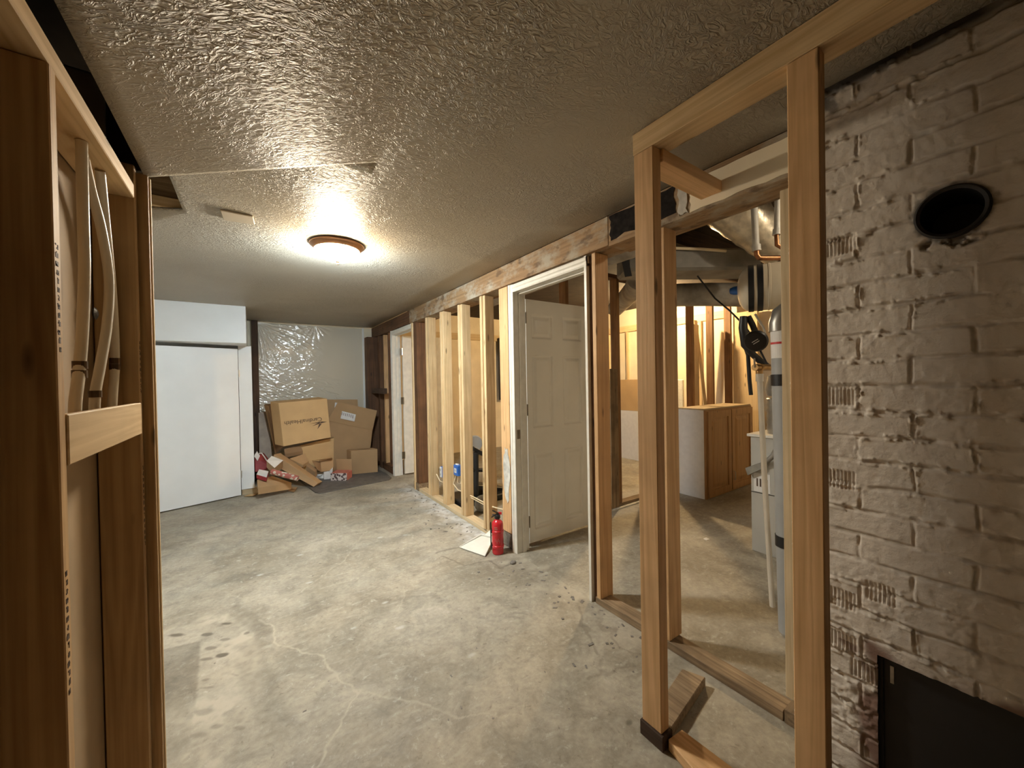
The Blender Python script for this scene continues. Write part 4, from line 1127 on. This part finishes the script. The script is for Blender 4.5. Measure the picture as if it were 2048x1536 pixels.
for z in (.165, .052):
    emit('clip', G().lathe([(R + .002, z), (R + .004, z + .002), (R + .004, z + .016), (R + .002, z + .018)], ec, (0, 0, 1), 32), MT['red'], t)
    emit('bracket_clip', G().hexa([at_ec(R + .012, z, -.018), at_ec(R + .012, z, .018), at_ec(R - .03, z, .035), at_ec(R - .03, z, -.042)], [at_ec(R + .012, z + .02, -.018), at_ec(R + .012, z + .02, .018), at_ec(R - .03, z + .02, .035), at_ec(R - .03, z + .02, -.042)]), MT['black'], t)
emit('bracket_rail', G().hexa([at_ec(R + .012, .03, -.008), at_ec(R + .012, .03, .008), at_ec(R + .004, .03, .008), at_ec(R + .004, .03, -.008)], [at_ec(R + .012, .24, -.008), at_ec(R + .012, .24, .008), at_ec(R + .004, .24, .008), at_ec(R + .004, .24, -.008)]), MT['black'], t)
# pale label lettering blocks on the front
fd = -Vector((F_.x, F_.y, 0)).normalized(); sd = Vector((-fd.y, fd.x, 0))
def curved(z0, z1, a0, a1, m, nm):
    g = G(); n = 8; vs = []
    for i in range(n + 1):
        a = a0 + (a1 - a0) * i / n; dv = fd * math.cos(a) + sd * math.sin(a)
        vs += [ec + dv * (R + .0008) + Vector((0, 0, z0)), ec + dv * (R + .0008) + Vector((0, 0, z1))]
    g.add(vs, [(2 * i, 2 * i + 2, 2 * i + 3, 2 * i + 1) for i in range(n)])
    return emit(nm, g, m, t)
curved(.208, .216, -.55, .0, MT['pink'], 'label_band'); curved(.196, .203, -.55, .05, MT['pink'], 'label_band')
for k in range(4): curved(.105 - .012 * (k % 2), .128 - .012 * (k % 2), -.35 + .22 * k, -.25 + .22 * k, MT['pink'], 'label_mark')

# dustpan lying on its back edge against the stud
fl, frt = onz(919, 1095, .006), onz(970, 1113, .006)
bk = [onz(968, 1068, .055), onz(986, 1062, .055)]
bl_, br_ = onz(962, 1072, .035), onz(987, 1078, .035)
t = thing('dustpan', tuple((fl + frt) / 2), 'white plastic dustpan lying on the floor left of the fire extinguisher', 'dustpan')
up = Vector((0, 0, .006))
emit('pan', G().prism([fl, frt, br_, bl_], (0, 0, .004)), MT['dustpan'], t)
emit('rim', G().tube([fl + up, bl_ + up * 2, br_ + up * 2, frt + up], [.003, .008, .008, .003], 8), MT['dustpan'], t)
mid = (bl_ + br_) / 2; hdv = (mid - (fl + frt) / 2).normalized(); sv = Vector((-hdv.y, hdv.x, 0)).normalized()
h0, h1 = mid + Vector((0, 0, .004)), mid + hdv * .12 + Vector((0, 0, .02))
emit('handle', G().hexa([h0 + sv * .03, h0 - sv * .03, h1 - sv * .014, h1 + sv * .014], [p + Vector((0, 0, .012)) for p in (h0 + sv * .03, h0 - sv * .03, h1 - sv * .014, h1 + sv * .014)]), MT['dustpan'], t, bevel=.004)
p = onz(1026, 1127, 0); lump((p.x, p.y, .008), .018, 8, MT['stone'], 'stone', 'grey concrete lump on the floor before the door casing', 'stone', (1.3, 1, .7))
# outlet boxes and cables in the stud wall
def outlet(px, X, w, h, lab, face):
    c = onx(*px, X)
    t = thing('outlet_box', tuple(c), lab, 'outlet box')
    g = G().box(c.x - .0, c.x + .06, c.y - w / 2, c.y + w / 2, c.z - h / 2, c.z + h / 2)
    emit('box', g, MT['blue'], t, bevel=.003)
    if face == 'knockout':
        emit('cover', G().box(c.x - .004, c.x, c.y - .022, c.y + .022, c.z - .022, c.z + .022), MT['paper'], t)
        emit('receptacle', G().box(c.x - .006, c.x - .003, c.y - .010, c.y + .010, c.z - .012, c.z + .012), MT['graypvc'], t)
        emit('wire_ends', G().box(c.x + .01, c.x + .03, c.y - .02, c.y + .03, c.z + h / 2, c.z + h / 2 + .012), MT['paper'], t, bevel=.003)
    else:
        emit('receptacle', G().box(c.x - .012, c.x + .001, c.y - .020, c.y + .024, c.z - .055, c.z + .055), MT['paper'], t, bevel=.004)
        for z in (-.025, .025): emit('slot', G().box(c.x - .0128, c.x - .011, c.y - .01, c.y + .01, c.z + z - .012, c.z + z + .012), MT['graypvc'], t)
    return c
c1 = outlet((911, 941), 1.70, .095, .105, 'blue square outlet box fixed to the second pale stud', 'knockout')
c2 = outlet((883, 944), 1.69, .05, .115, 'narrow blue outlet box with white receptacle by the farthest pale stud', 'duplex')
def cablething(pts, label, r=.0055):
    emit('cable', G().tube(pts, r, 8), MT['cable'], smooth=True, label=label, cat='cable', group='cables in the right stud wall')
cablething([c1 + Vector((.02, .03, -.05)), onx(907, 968, 1.70), onx(916, 980, 1.71), onx(930, 985, 1.73)], 'pale cable dropping from the blue square outlet box')
cablething([c1 + Vector((.02, -.02, -.05)), onx(915, 965, 1.72), onx(921, 968, 1.74), onx(925, 952, 1.78)], 'short cable curling at the right under the blue square box')
cablething([onx(873, 948, 1.66), onx(880, 962, 1.67), onx(888, 965, 1.69)], 'pale cable entering the farthest stud below the narrow outlet box')
cablething([onx(941, 991, 1.70), onx(953, 997, 1.70), onx(970, 1006, 1.70)], 'upper pale cable running between the third and nearest doubled studs')
cablething([onx(942, 995, 1.71), onx(953, 1001, 1.71), onx(970, 1010, 1.71)], 'lower pale cable running between the third and nearest doubled studs')
cablething([onx(984, 1013, 1.70), onx(994, 1016, 1.70), onx(1008, 1019, 1.70)], 'cable stub above the fire extinguisher')

# small litter on the slab: nobody could count it
g = G(); rl = random.Random(21)
for i in range(230):
    if i < 150: x = WX - abs(rl.gauss(.06, .16)); y = rl.uniform(.75, 4.6)
    else: x = rl.uniform(-.2, 1.5); y = rl.uniform(1.0, 5.5)
    if x > WX - .03 or (1.1 < x < 1.62 and .6 < y < 1.05): continue
    s = rl.uniform(.003, .009) if i < 150 else rl.uniform(.0015, .004); a = rl.uniform(0, 3.14); l = s * rl.choice((1, 1, 1.5, 2.4))
    ca, sa = math.cos(a), math.sin(a); hgt = s * rl.uniform(.2, .5)
    q = [Vector((x + u * ca * l - v * sa * s, y + u * sa * l + v * ca * s, 0.0)) for u, v in ((-1, -.6), (.8, -1), (1, .7), (-.7, 1))]
    g.hexa(q, [p + Vector((0, 0, hgt)) for p in q])
emit('debris', g, MT['stone'], loc=(0, 0, 0), label='scattered chips and splinters on the concrete', cat='debris', kind='stuff')
p = onz(1413, 1079, 0); q = [p + Vector(v) for v in ((-.02, -.01, .004), (.02, -.015, .003), (.025, .015, .006), (-.012, .02, .004))]
emit('paper_scrap', G().hexa(q, [v + Vector((0, 0, -.003)) for v in q]), MT['paper'], label='tiny white paper scrap on the utility room floor', cat='scrap')

# ------------------------------------------------------------------ utility room: partition, cabinet, furnace, ducts
GP = 'studs of the partition behind the utility room'
spots = [(2.41, 'seen above the open six panel door'), (3.12, 'right of the orange jamb stud'), (3.62, 'hidden behind the front corner post'), (4.075, 'left of the white cabinet side'),
         (4.515, 'rising behind the left end of the cabinet'), (4.99, 'rising behind the middle of the cabinet'), (5.46, 'rising behind the right end of the cabinet')]
for x, lab in spots:
    board('stud', x, x + .04, 2.62, 2.709, .04, 2.36, 'brown', 'dark partition stud ' + lab, 'stud', GP)
board('bottom_plate', 1.80, 5.6, 2.615, 2.705, 0, .040, 'gray', 'partition bottom plate at the back of the utility room', 'plate')
emit('floor_strip', G().box(2.3, 5.5, 2.575, 2.612, 0, .012), MT['plaster'], label='white strip on the floor along the partition plate', cat='strip')
board('board', 2.985, 3.095, 2.60, 2.613, .012, 1.43, 'gray', 'grey weathered board fixed upright against the partition stud', 'board')
emit('wall_strip', G().box(3.175, 3.215, 2.72, 2.735, .04, 2.2), MT['plaster'], kind='structure', label='plaster edge on the partition')
# ledger on the back room walls
emit('trim_4', G().box(5.585, 5.62, 2.72, 6.46, 2.17, 2.275), wood('ply', 'y'), kind='structure', label='wood ledger on the back room wall')
emit('trim_5', G().box(1.9, 5.585, 6.425, 6.46, 2.12, 2.235), wood('ply', 'x'), kind='structure', label='wood ledger on the far back room wall')
GW = 'wall studs of the back room'
for i, y in enumerate((3.1, 3.55, 4.0, 4.45, 4.9, 5.4)):
    board('stud', 5.575, 5.618, y, y + .04, 0, 2.165, 'ply', ['first', 'second', 'third', 'fourth', 'fifth', 'sixth'][i] + ' furring stud along the warm lit end wall, counted from the partition', 'stud', GW)
for i, x in enumerate((2.55, 2.95, 3.35, 3.75, 4.2)):
    board('stud', x, x + .05, 6.41, 6.45, 0, 2.115, 'fir', ['first', 'second', 'third', 'fourth', 'fifth'][i] + ' furring stud on the far back room wall, counted from the left', 'stud', GW)
board('board', 4.60, 4.68, 2.745, 2.76, .0, 2.05, 'pale', 'pale board leaning between two partition studs', 'board', lean=(-.11, -.02)) if False else None
g = G(); a0, a1 = ony(1388, 640, 3.0), ony(1408, 808, 2.98); w = Vector((.085, 0, 0))
k = (a1 - a0) / (a0.z - a1.z); ft = a1 + k * (a1.z - .0)
g.hexa([a0, a0 + w, ft + w, ft], [p + Vector((0, .018, 0)) for p in (a0, a0 + w, ft + w, ft)])
emit('board', g, wood('pale', 'z'), bevel=.002, label='pale board leaning crosswise behind the cabinet between two dark partition studs', cat='board')
board('board', 5.04, 5.20, 2.93, 2.95, 0, 2.07, 'pale', 'pale upright board right of the middle partition stud', 'board', lean=(.05, .02))
board('board', 5.27, 5.32, 2.79, 2.81, 0, 2.05, 'pale', 'narrow pale board leaning at the right partition stud', 'board', lean=(-.01, .02))
emit('plywood_sheet', G().box(5.50, 5.56, 2.3, 2.6, 0, 2.2), wood('ply', 'z'), label='upright plywood sheet at the right end of the partition', cat='plywood')
# white and cardboard panels leaning in the back room
emit('whiteboard', G().box(5.10, 5.14, 3.2, 4.5, 0, .80), MT['paper'], bevel=.003, label='white panel standing low in the back room', cat='panel')
emit('cardboard_sheet', G().box(5.10, 5.13, 3.75, 4.5, .802, 1.31), MT['kraft_light'], label='tan cardboard panel standing on the white panel', cat='panel')
emit('foam_panel', G().box(5.15, 5.19, 3.145, 3.285, 0, 1.30), MT['foam'], bevel=.01, label='narrow bright foam panel behind the white cabinet', cat='panel')
# kitchen wall cabinet set on the floor
t = thing('cabinet', (4.55, 2.37, 0), 'oak two door cabinet with a white side standing on the utility room floor', 'cabinet')
emit('side_panel', G().box(4.03, 4.046, 2.225, 2.52, .0, .968), MT['paper'], t, bevel=.001, label='white side panel')
emit('body', G().box(4.046, 5.09, 2.226, 2.52, .0, .968), wood('ply', 'x'), t)
emit('top', G().box(4.03, 5.09, 2.215, 2.525, .968, .985), wood('pale', 'x'), t, bevel=.002)
g = G(); g.box(4.032, 4.07, 2.207, 2.2255, 0, .968); g.box(4.07, 5.09, 2.207, 2.2255, 0, .03); g.box(4.07, 5.09, 2.207, 2.2255, .945, .968); g.box(4.53, 4.60, 2.207, 2.2255, .03, .945)
emit('face_frame', g, wood('oak', 'z'), t)
for xa, xb in ((4.06, 4.555), (4.575, 5.08)):
    g = G(); y0, y1 = 2.188, 2.206
    g.box(xa, xa + .065, y0, y1, .02, .952); g.box(xb - .065, xb, y0, y1, .02, .952); g.box(xa + .065, xb - .065, y0, y1, .02, .09); g.box(xa + .065, xb - .065, y0, y1, .88, .952)
    g.box(xa + .065, xb - .065, y0 + .010, y1, .09, .88)
    g.hexa([(xa + .085, y0 + .010, .11), (xb - .085, y0 + .010, .11), (xb - .085, y0 + .010, .86), (xa + .085, y0 + .010, .86)], [(xa + .12, y0 + .002, .15), (xb - .12, y0 + .002, .15), (xb - .12, y0 + .002, .82), (xa + .12, y0 + .002, .82)])
    dd = emit('door', g, wood('oak', 'z'), t)
    if xa < 4.2: emit('handle', G().tube([(4.60, 2.187, .13), (4.60, 2.17, .135), (4.60, 2.17, .225), (4.60, 2.187, .23)], .005, 8), MT['chrome'], dd)
# furnace
fx, fy0, fy1 = 3.13, .75, 1.365
t = thing('furnace', (fx + .3, 1.05, 0), 'grey sheet metal furnace in the utility room', 'furnace')
emit('body', G().box(fx, fx + .6, fy0, fy1, .0, .872), MT['steel'], t, bevel=.003)
emit('lid', G().box(fx - .015, fx + .61, fy0 - .01, fy1 + .02, .872, .892), MT['trim_paint'], t, bevel=.002)
emit('data_label', G().box(fx - .002, fx, 1.235, 1.345, .46, .60), MT['paper'], t, label='white data label')
g = G()
for kx in range(4): g.box(fx - .003, fx - .002, 1.25 + .022 * kx, 1.26 + .022 * kx, .50, .56)
emit('label_print', g, MT['ink'], t)
g = G().box(fx - .003, fx, fy0, fy1, .45, .455); emit('panel_seam', g, MT['black_metal'], t)
a = onx(1506, 938, fx - .06)
q = [onx(x, y, fx - .05) for x, y in ((1490, 936), (1521, 925), (1526, 937), (1495, 951))]
bx_ = emit('control_box', G().hexa(q, [p + Vector((.05, .0, 0)) for p in q]), MT['galv'], t, bevel=.002)
emit('conduit', G().tube([onx(1522, 931, fx - .03), onx(1535, 922, fx - .05), onx(1546, 912, fx - .05), onx(1552, 900, fx - .02)], .018, 10), MT['galvdark'], t, smooth=True)
emit('flue_stub', G().lathe([(.075, .0)] + [(.075 + .006 * (i % 2), .02 + .022 * i) for i in range(12)] + [(.075, .27)], (3.27, 1.225, .892), (0, 0, 1), 28), MT['galv'], t, smooth=True)
# flue elbow
p0 = Vector((3.27, 1.225, 1.20)); 
emit('flue_elbow', G().tube([Vector((3.27, 1.225, 1.195)), Vector((3.262, 1.228, 1.235)), Vector((3.25, 1.22, 1.275)), Vector((3.28, 1.18, 1.30)), Vector((3.36, 1.11, 1.31)), Vector((3.5, 1.0, 1.31))], [.08, .083, .085, .083, .08, .08], 24), MT['galv'], smooth=True, label='grey metal flue elbow above the furnace', cat='flue pipe')
# grey plastic vent pipe
v0, v1 = Vector((2.27, .865, .02)), Vector((2.27, .880, 1.95))
va = onx(1562, 640, 2.27); vb = onx(1576, 1150, 2.27)
dv = (va - vb) / (va.z - vb.z)
def vz(z): return vb + dv * (z - vb.z)
t = thing('vent_pipe', tuple(vz(0)), 'thick grey plastic vent pipe before the furnace', 'pipe')
emit('pipe', G().tube([vz(0.0), vz(1.58)], .048, 28), MT['graypvc'], t, smooth=True)
for z0, z1 in ((onx(1551, 771, 2.27).z, onx(1551, 749, 2.27).z), (onx(1556, 1087, 2.27).z, onx(1556, 1066, 2.27).z)):
    emit('band', G().tube([vz(z0), vz(z1)], .052, 28), MT['black'], t, smooth=True)
def wraplabel(z0, z1, a0, a1, m, nm, rad=.0492):
    g = G(); n = 8; vs = []
    fdv = -Vector((2.27, .87, 0)).normalized(); sdv = Vector((-fdv.y, fdv.x, 0))
    for i in range(n + 1):
        a = a0 + (a1 - a0) * i / n; dv_ = (fdv * math.cos(a) + sdv * math.sin(a)) * rad
        vs += [vz(z0) + dv_, vz(z1) + dv_]
    g.add(vs, [(2 * i, 2 * i + 2, 2 * i + 3, 2 * i + 1) for i in range(n)]); emit(nm, g, m, t)
wraplabel(1.42, 1.60 - .025, -1.25, .35, MT['paper'], 'warning_label'); 
wraplabel(1.492, 1.503, -1.26, .36, MT['redstripe'], 'label_stripe', .0500)
emit('elbow', G().tube([vz(1.56), vz(1.60), vz(1.64) + Vector((.0, -.01, 0)), vz(1.68) + Vector((.03, -.05, 0)), vz(1.70) + Vector((.10, -.12, 0))], .056, 24), MT['galv'], t, smooth=True)
# expansion tank
tc = atd(1530, 580, 2.5); ax = (Vector((R0.x, R0.y, 0)) - .62 * Vector((F_.x, F_.y, 0))).normalized()
a = atd(1474, 581, 2.5)
t = thing('expansion_tank', tuple(tc), 'cream horizontal expansion tank strapped under the utility room ceiling', 'tank')
pr = [(.0, 0), (.05, .004), (.09, .014), (.122, .032), (.140, .055), (.145, .08), (.145, .165), (.148, .168), (.148, .178), (.145, .181), (.145, .33), (.12, .38), (.0, .40)]
emit('shell', G().lathe(pr, a, ax, 40), MT['tank'], t, smooth=True)
emit('air_cap', G().lathe([(.0, -.045), (.018, -.04), (.027, -.02), (.028, .004)], a, ax, 20), MT['blue'], t, smooth=True)
for s0 in (.062, .110):
    emit('strap', G().lathe([(.146, s0), (.149, s0 + .002), (.149, s0 + .030), (.146, s0 + .032)], a, ax, 40), MT['black'], t, smooth=True)
# yellow label on the shell
def shell_patch(u0, u1, a0, a1, m, nm, rr_=.1465):
    g = G(); vs = []; n = 6; toc = -Vector((F_.x, F_.y, 0)).normalized()
    for i in range(n + 1):
        an = a0 + (a1 - a0) * i / n; dv_ = (toc * math.cos(an) + Vector((0, 0, 1)) * math.sin(an)) * rr_
        vs += [a + ax * u0 + dv_, a + ax * u1 + dv_]
    g.add(vs, [(2 * i, 2 * i + 2, 2 * i + 3, 2 * i + 1) for i in range(n)]); emit(nm, g, m, t)
shell_patch(.100, .160, -.95, -.35, MT['yellow'], 'warning_label')
shell_patch(.108, .152, -.88, -.72, MT['black'], 'label_print', .147); shell_patch(.108, .152, -.62, -.45, MT['black'], 'label_print', .147)
# copper and pvc water lines
def along(pts, d): return [atd(x, y, d) for x, y in pts]
t = thing('water_line', tuple(atd(1512, 500, 2.35)), 'white drop pipe with a copper elbow left of the tall post', 'pipe')
emit('riser', G().tube([atd(1508, 405, 2.35) + Vector((0, 0, .16))] + along([(1508, 405), (1512, 496)], 2.35), .019, 16), MT['pvc'], t, smooth=True)
emit('fitting', G().tube(along([(1512, 490), (1513, 502)], 2.35), .025, 16), MT['pvc'], t, smooth=True)
emit('elbow', G().tube(along([(1513, 500), (1514, 510), (1518, 516), (1527, 516), (1562, 516), (1585, 516)], 2.35), .0155, 14), MT['copper'], t, smooth=True)
t = thing('water_line', tuple(atd(1553, 470, 2.2)), 'white drop pipe with a copper end close beside the tall post', 'pipe')
emit('riser', G().tube([atd(1556, 385, 2.2) + Vector((0, 0, .12))] + along([(1556, 385), (1554, 460)], 2.2), .016, 16), MT['pvc'], t, smooth=True)
emit('fitting', G().tube(along([(1554, 458), (1553, 470)], 2.2), .021, 16), MT['pvc'], t, smooth=True)
emit('copper_end', G().tube(along([(1553, 468), (1554, 490), (1565, 496)], 2.2), .012, 14), MT['copper'], t, smooth=True)
# relief valve with its long white discharge tube
pb = onz(1545, 1213, .08); pt = onx(1519, 752, pb.x)
t = thing('discharge_pipe', tuple(pb), 'long white plastic tube hanging from a brass valve before the furnace', 'pipe')
emit('tube', G().tube([pb, pb.lerp(pt, .5) + Vector((0, .004, 0)), pt], .0135, 16), MT['pvc'], t, smooth=True)
emit('adapter', G().tube([pt - Vector((0, 0, .03)), pt + Vector((0, 0, .012))], .019, 16), MT['pvc'], t)
vtop = onx(1518, 735, pb.x)
v_ = emit('valve', G().tube([pt, vtop], .017, 14).tube([vtop + Vector((-.05, .0, 0)), vtop + Vector((.03, -.006, 0)), vtop + Vector((.16, -.03, 0))], .018, 14).lathe([(.024, -.012), (.026, 0), (.024, .012)], vtop, (1, 0, 0), 8), MT['brass'], t, smooth=True)
emit('lever', G().tube([vtop + Vector((-.05, 0, .0)), vtop + Vector((-.055, 0, .05))], .005, 8), MT['chrome'], v_)
# black insulated line set, thin cables and the round alarm hanging in them
t = thing('line_set', tuple(atd(1500, 735, 2.45)), 'black foam wrapped lines hanging below the expansion tank', 'pipe')
emit('foam_tube', G().tube(along([(1487, 633), (1486, 655), (1490, 690), (1505, 708), (1520, 722), (1536, 733)], 2.45), [.022, .026, .024, .02, .02, .018], 12), MT['black'], t, smooth=True)
emit('foam_tube', G().tube(along([(1496, 633), (1505, 650), (1512, 668)], 2.45), .018, 12), MT['black'], t, smooth=True)
emit('line', G().tube(along([(1489, 690), (1496, 710), (1499, 760), (1502, 790)], 2.5), .012, 10), MT['black'], t, smooth=True)
c0_ = atd(1512, 682, 2.22); fdv = (CAM - c0_).normalized(); fdv = (fdv + Vector((-.25, 0, -.2))).normalized()
t = thing('smoke_alarm', tuple(c0_), 'round black alarm unit dangling on wires under the expansion tank', 'alarm')
emit('housing', G().lathe([(.0, -.022), (.054, -.020), (.062, -.006), (.062, .012), (.054, .022), (.0, .024)], c0_, fdv, 32), MT['black'], t, smooth=True)
u_ = Vector((.82, -.3, .5)); u_ = (u_ - fdv * u_.dot(fdv)).normalized(); w_ = fdv.cross(u_)
g = G()
for s_ in (-.006, .006):
    cc = c0_ + fdv * .0245 + w_ * s_
    g.hexa([cc - u_ * .018 - w_ * .002, cc + u_ * .018 - w_ * .002, cc + u_ * .018 + w_ * .002, cc - u_ * .018 + w_ * .002], [p + fdv * .001 for p in (cc - u_ * .018 - w_ * .002, cc + u_ * .018 - w_ * .002, cc + u_ * .018 + w_ * .002, cc - u_ * .018 + w_ * .002)])
emit('white_mark', g, MT['paper'], t)
emit('thin_cable', G().tube([atd(1395, 552, 2.9), atd(1430, 597, 2.8), atd(1460, 622, 2.7), atd(1490, 652, 2.55), atd(1515, 690, 2.45), atd(1536, 732, 2.4)], .006, 8), MT['black'], smooth=True, label='thin dark cable slanting down from the ducts to the valve', cat='cable')
emit('thin_cable', G().tube([atd(1510, 628, 2.4), atd(1527, 655, 2.4), atd(1535, 682, 2.4)], .007, 8), MT['chrome'], smooth=True, label='bright cable looping beside the round alarm', cat='cable')
# ducts
def duct(name, a, b, w, h, m, label, bands=0):
    a, b = Vector(a), Vector(b); d = (b - a).normalized(); s = d.cross(Vector((0, 0, 1))).normalized(); u = s.cross(d)
    t = thing(name, tuple((a + b) / 2), label, 'duct')
    q = lambda p: [p + s * w + u * h, p - s * w + u * h, p - s * w - u * h, p + s * w - u * h]
    emit('trunk', G().hexa(q(a), q(b)), m, t, bevel=.02)
    return t
t = duct('air_duct', atd(1243, 531, 3.0), atd(1500, 528, 3.0), .15, .083, MT['galvdark'], 'grey rectangular air duct under the utility room joists')
a, b_ = atd(1246, 530, 2.86), atd(1256, 530, 2.86)
emit('strap', G().hexa([atd(1240, 504, 2.80), atd(1254, 503, 2.80), atd(1264, 552, 2.80), atd(1250, 554, 2.80)], [p + Vector((F_.x, F_.y, 0)) * .004 for p in (atd(1240, 504, 2.80), atd(1254, 503, 2.80), atd(1264, 552, 2.80), atd(1250, 554, 2.80))]), MT['black'], t)
emit('conduit', G().tube([atd(1330, 496, 2.83), atd(1400, 498, 2.83), atd(1452, 502, 2.83)], .011, 10), MT['cable'], smooth=True, label='pale pipe running along the top of the rectangular duct', cat='pipe')
emit('air_duct', G().tube([atd(1338, 591, 3.6), atd(1365, 590, 3.55), atd(1420, 589, 3.5), atd(1490, 590, 3.4)], .105, 24), MT['ductwrap'], smooth=True, label='round wrapped duct below the rectangular duct', cat='duct')
emit('air_duct', G().tube([(2.08, 1.5, 2.24), (2.08, 2.2, 2.24), (2.09, 2.9, 2.235), (2.10, 3.5, 2.23)], .115, 24), MT['ductwrap'], smooth=True, label='round wrapped duct above the open six panel door', cat='duct')
emit('air_duct', G().tube([(3.05, 2.3, 2.27), (3.25, 2.5, 2.25), (3.5, 2.8, 2.24), (3.9, 3.3, 2.23)], .10, 20), MT['ductwrap'], smooth=True, label='short wrapped duct seen right of the orange jamb stud', cat='duct')
# foil covered plenum boot
prof_n = 14; g = G(); r0_ = random.Random(3)
ca, cb = atd(1462, 405, 2.62), atd(1562, 512, 2.62)
dd_ = cb - ca; pts = [ca + dd_ * (i / 10) for i in range(11)]
emit('foil_boot', G().tube(pts, [.19 - .010 * i + .006 * (i % 2) for i in range(11)], 28), MT['foil'], smooth=True, label='foil wrapped duct boot above the expansion tank', cat='duct')
# joists over the utility room
for i, y in enumerate((.75, 1.75, 2.1)):
    board('joist', 1.83, 5.55, y, y + .04, 2.40, 2.555, 'dark', ['nearest', 'second', 'third'][i] + ' dark joist over the utility room, counted from the chimney', 'joist', 'floor joists above')
board('header', 1.83, 5.5, 2.62, 2.71, 2.361, 2.40, 'old', 'dark top plate of the partition behind the utility room', 'plate')

# ------------------------------------------------------------------ odds and ends in the back room seen between the studs
pb_ = onz(956, 1004, 0)
t = thing('equipment_stand', tuple(pb_), 'black metal stand with arms in the back room behind the pale studs', 'stand')
def P_(x, y): return ony(x, y, pb_.y)
emit('post', G().tube([P_(952, 1003), P_(952, 905)], .03, 12), MT['black'], t)
emit('arm', G().hexa([P_(948, 893), P_(970, 905), P_(970, 914), P_(948, 902)], [p + Vector((0, .12, 0)) for p in (P_(948, 893), P_(970, 905), P_(970, 914), P_(948, 902))]), MT['black'], t, bevel=.005)
emit('crossbar', G().tube([P_(946, 940), P_(972, 940)], .022, 10), MT['black'], t)
emit('base', G().box(pb_.x - .25, pb_.x + .35, pb_.y - .1, pb_.y + .3, .0, .07), MT['black'], t, bevel=.01)
emit('tray', G().hexa([P_(950, 970), P_(1012, 976), P_(1012, 984), P_(950, 980)], [p + Vector((0, .25, 0)) for p in (P_(950, 970), P_(1012, 976), P_(1012, 984), P_(950, 980))]), MT['black'], t, bevel=.004)
cw = ony(951, 888, pb_.y + .3); 
emit('hand_wheel', G().lathe([(.02, 0), (.09, .0), (.1, .01), (.1, .03), (.09, .04), (.02, .04)], cw, (0, 1, 0), 32), MT['graypvc'], t, smooth=True)
pg = onz(955, 1016, 0); lump((pg.x, pg.y - .12, .08), .09, 12, MT['graybag'], 'plastic_bag', 'grey plastic bag on the floor at the foot of the black stand', 'bag', (.9, .8, .9), amp=1.0)
wa = ony(997, 676, 6.38); wb = ony(1001, 800, 6.38)
t = thing('wall_screen', (wa.x + .4, 6.38, wb.z), 'black screen on the far back room wall left of the six panel door', 'screen')
emit('panel', G().box(wa.x, wa.x + .85, 6.37, 6.405, wb.z, wa.z), MT['black'], t, bevel=.004)
emit('white_board', G().box(2.05, 2.6, 3.05, 3.08, 0, .38), MT['paper'], label='low white board behind the stud by the fire extinguisher', cat='panel')

# ------------------------------------------------------------------ a trace of stray light
w = bpy.data.worlds.new('world'); S.world = w; w.use_nodes = True
bg = w.node_tree.nodes['Background']; bg.inputs['Color'].default_value = (1, .8, .6, 1); bg.inputs['Strength'].default_value = .004
S.view_settings.exposure = 0.7
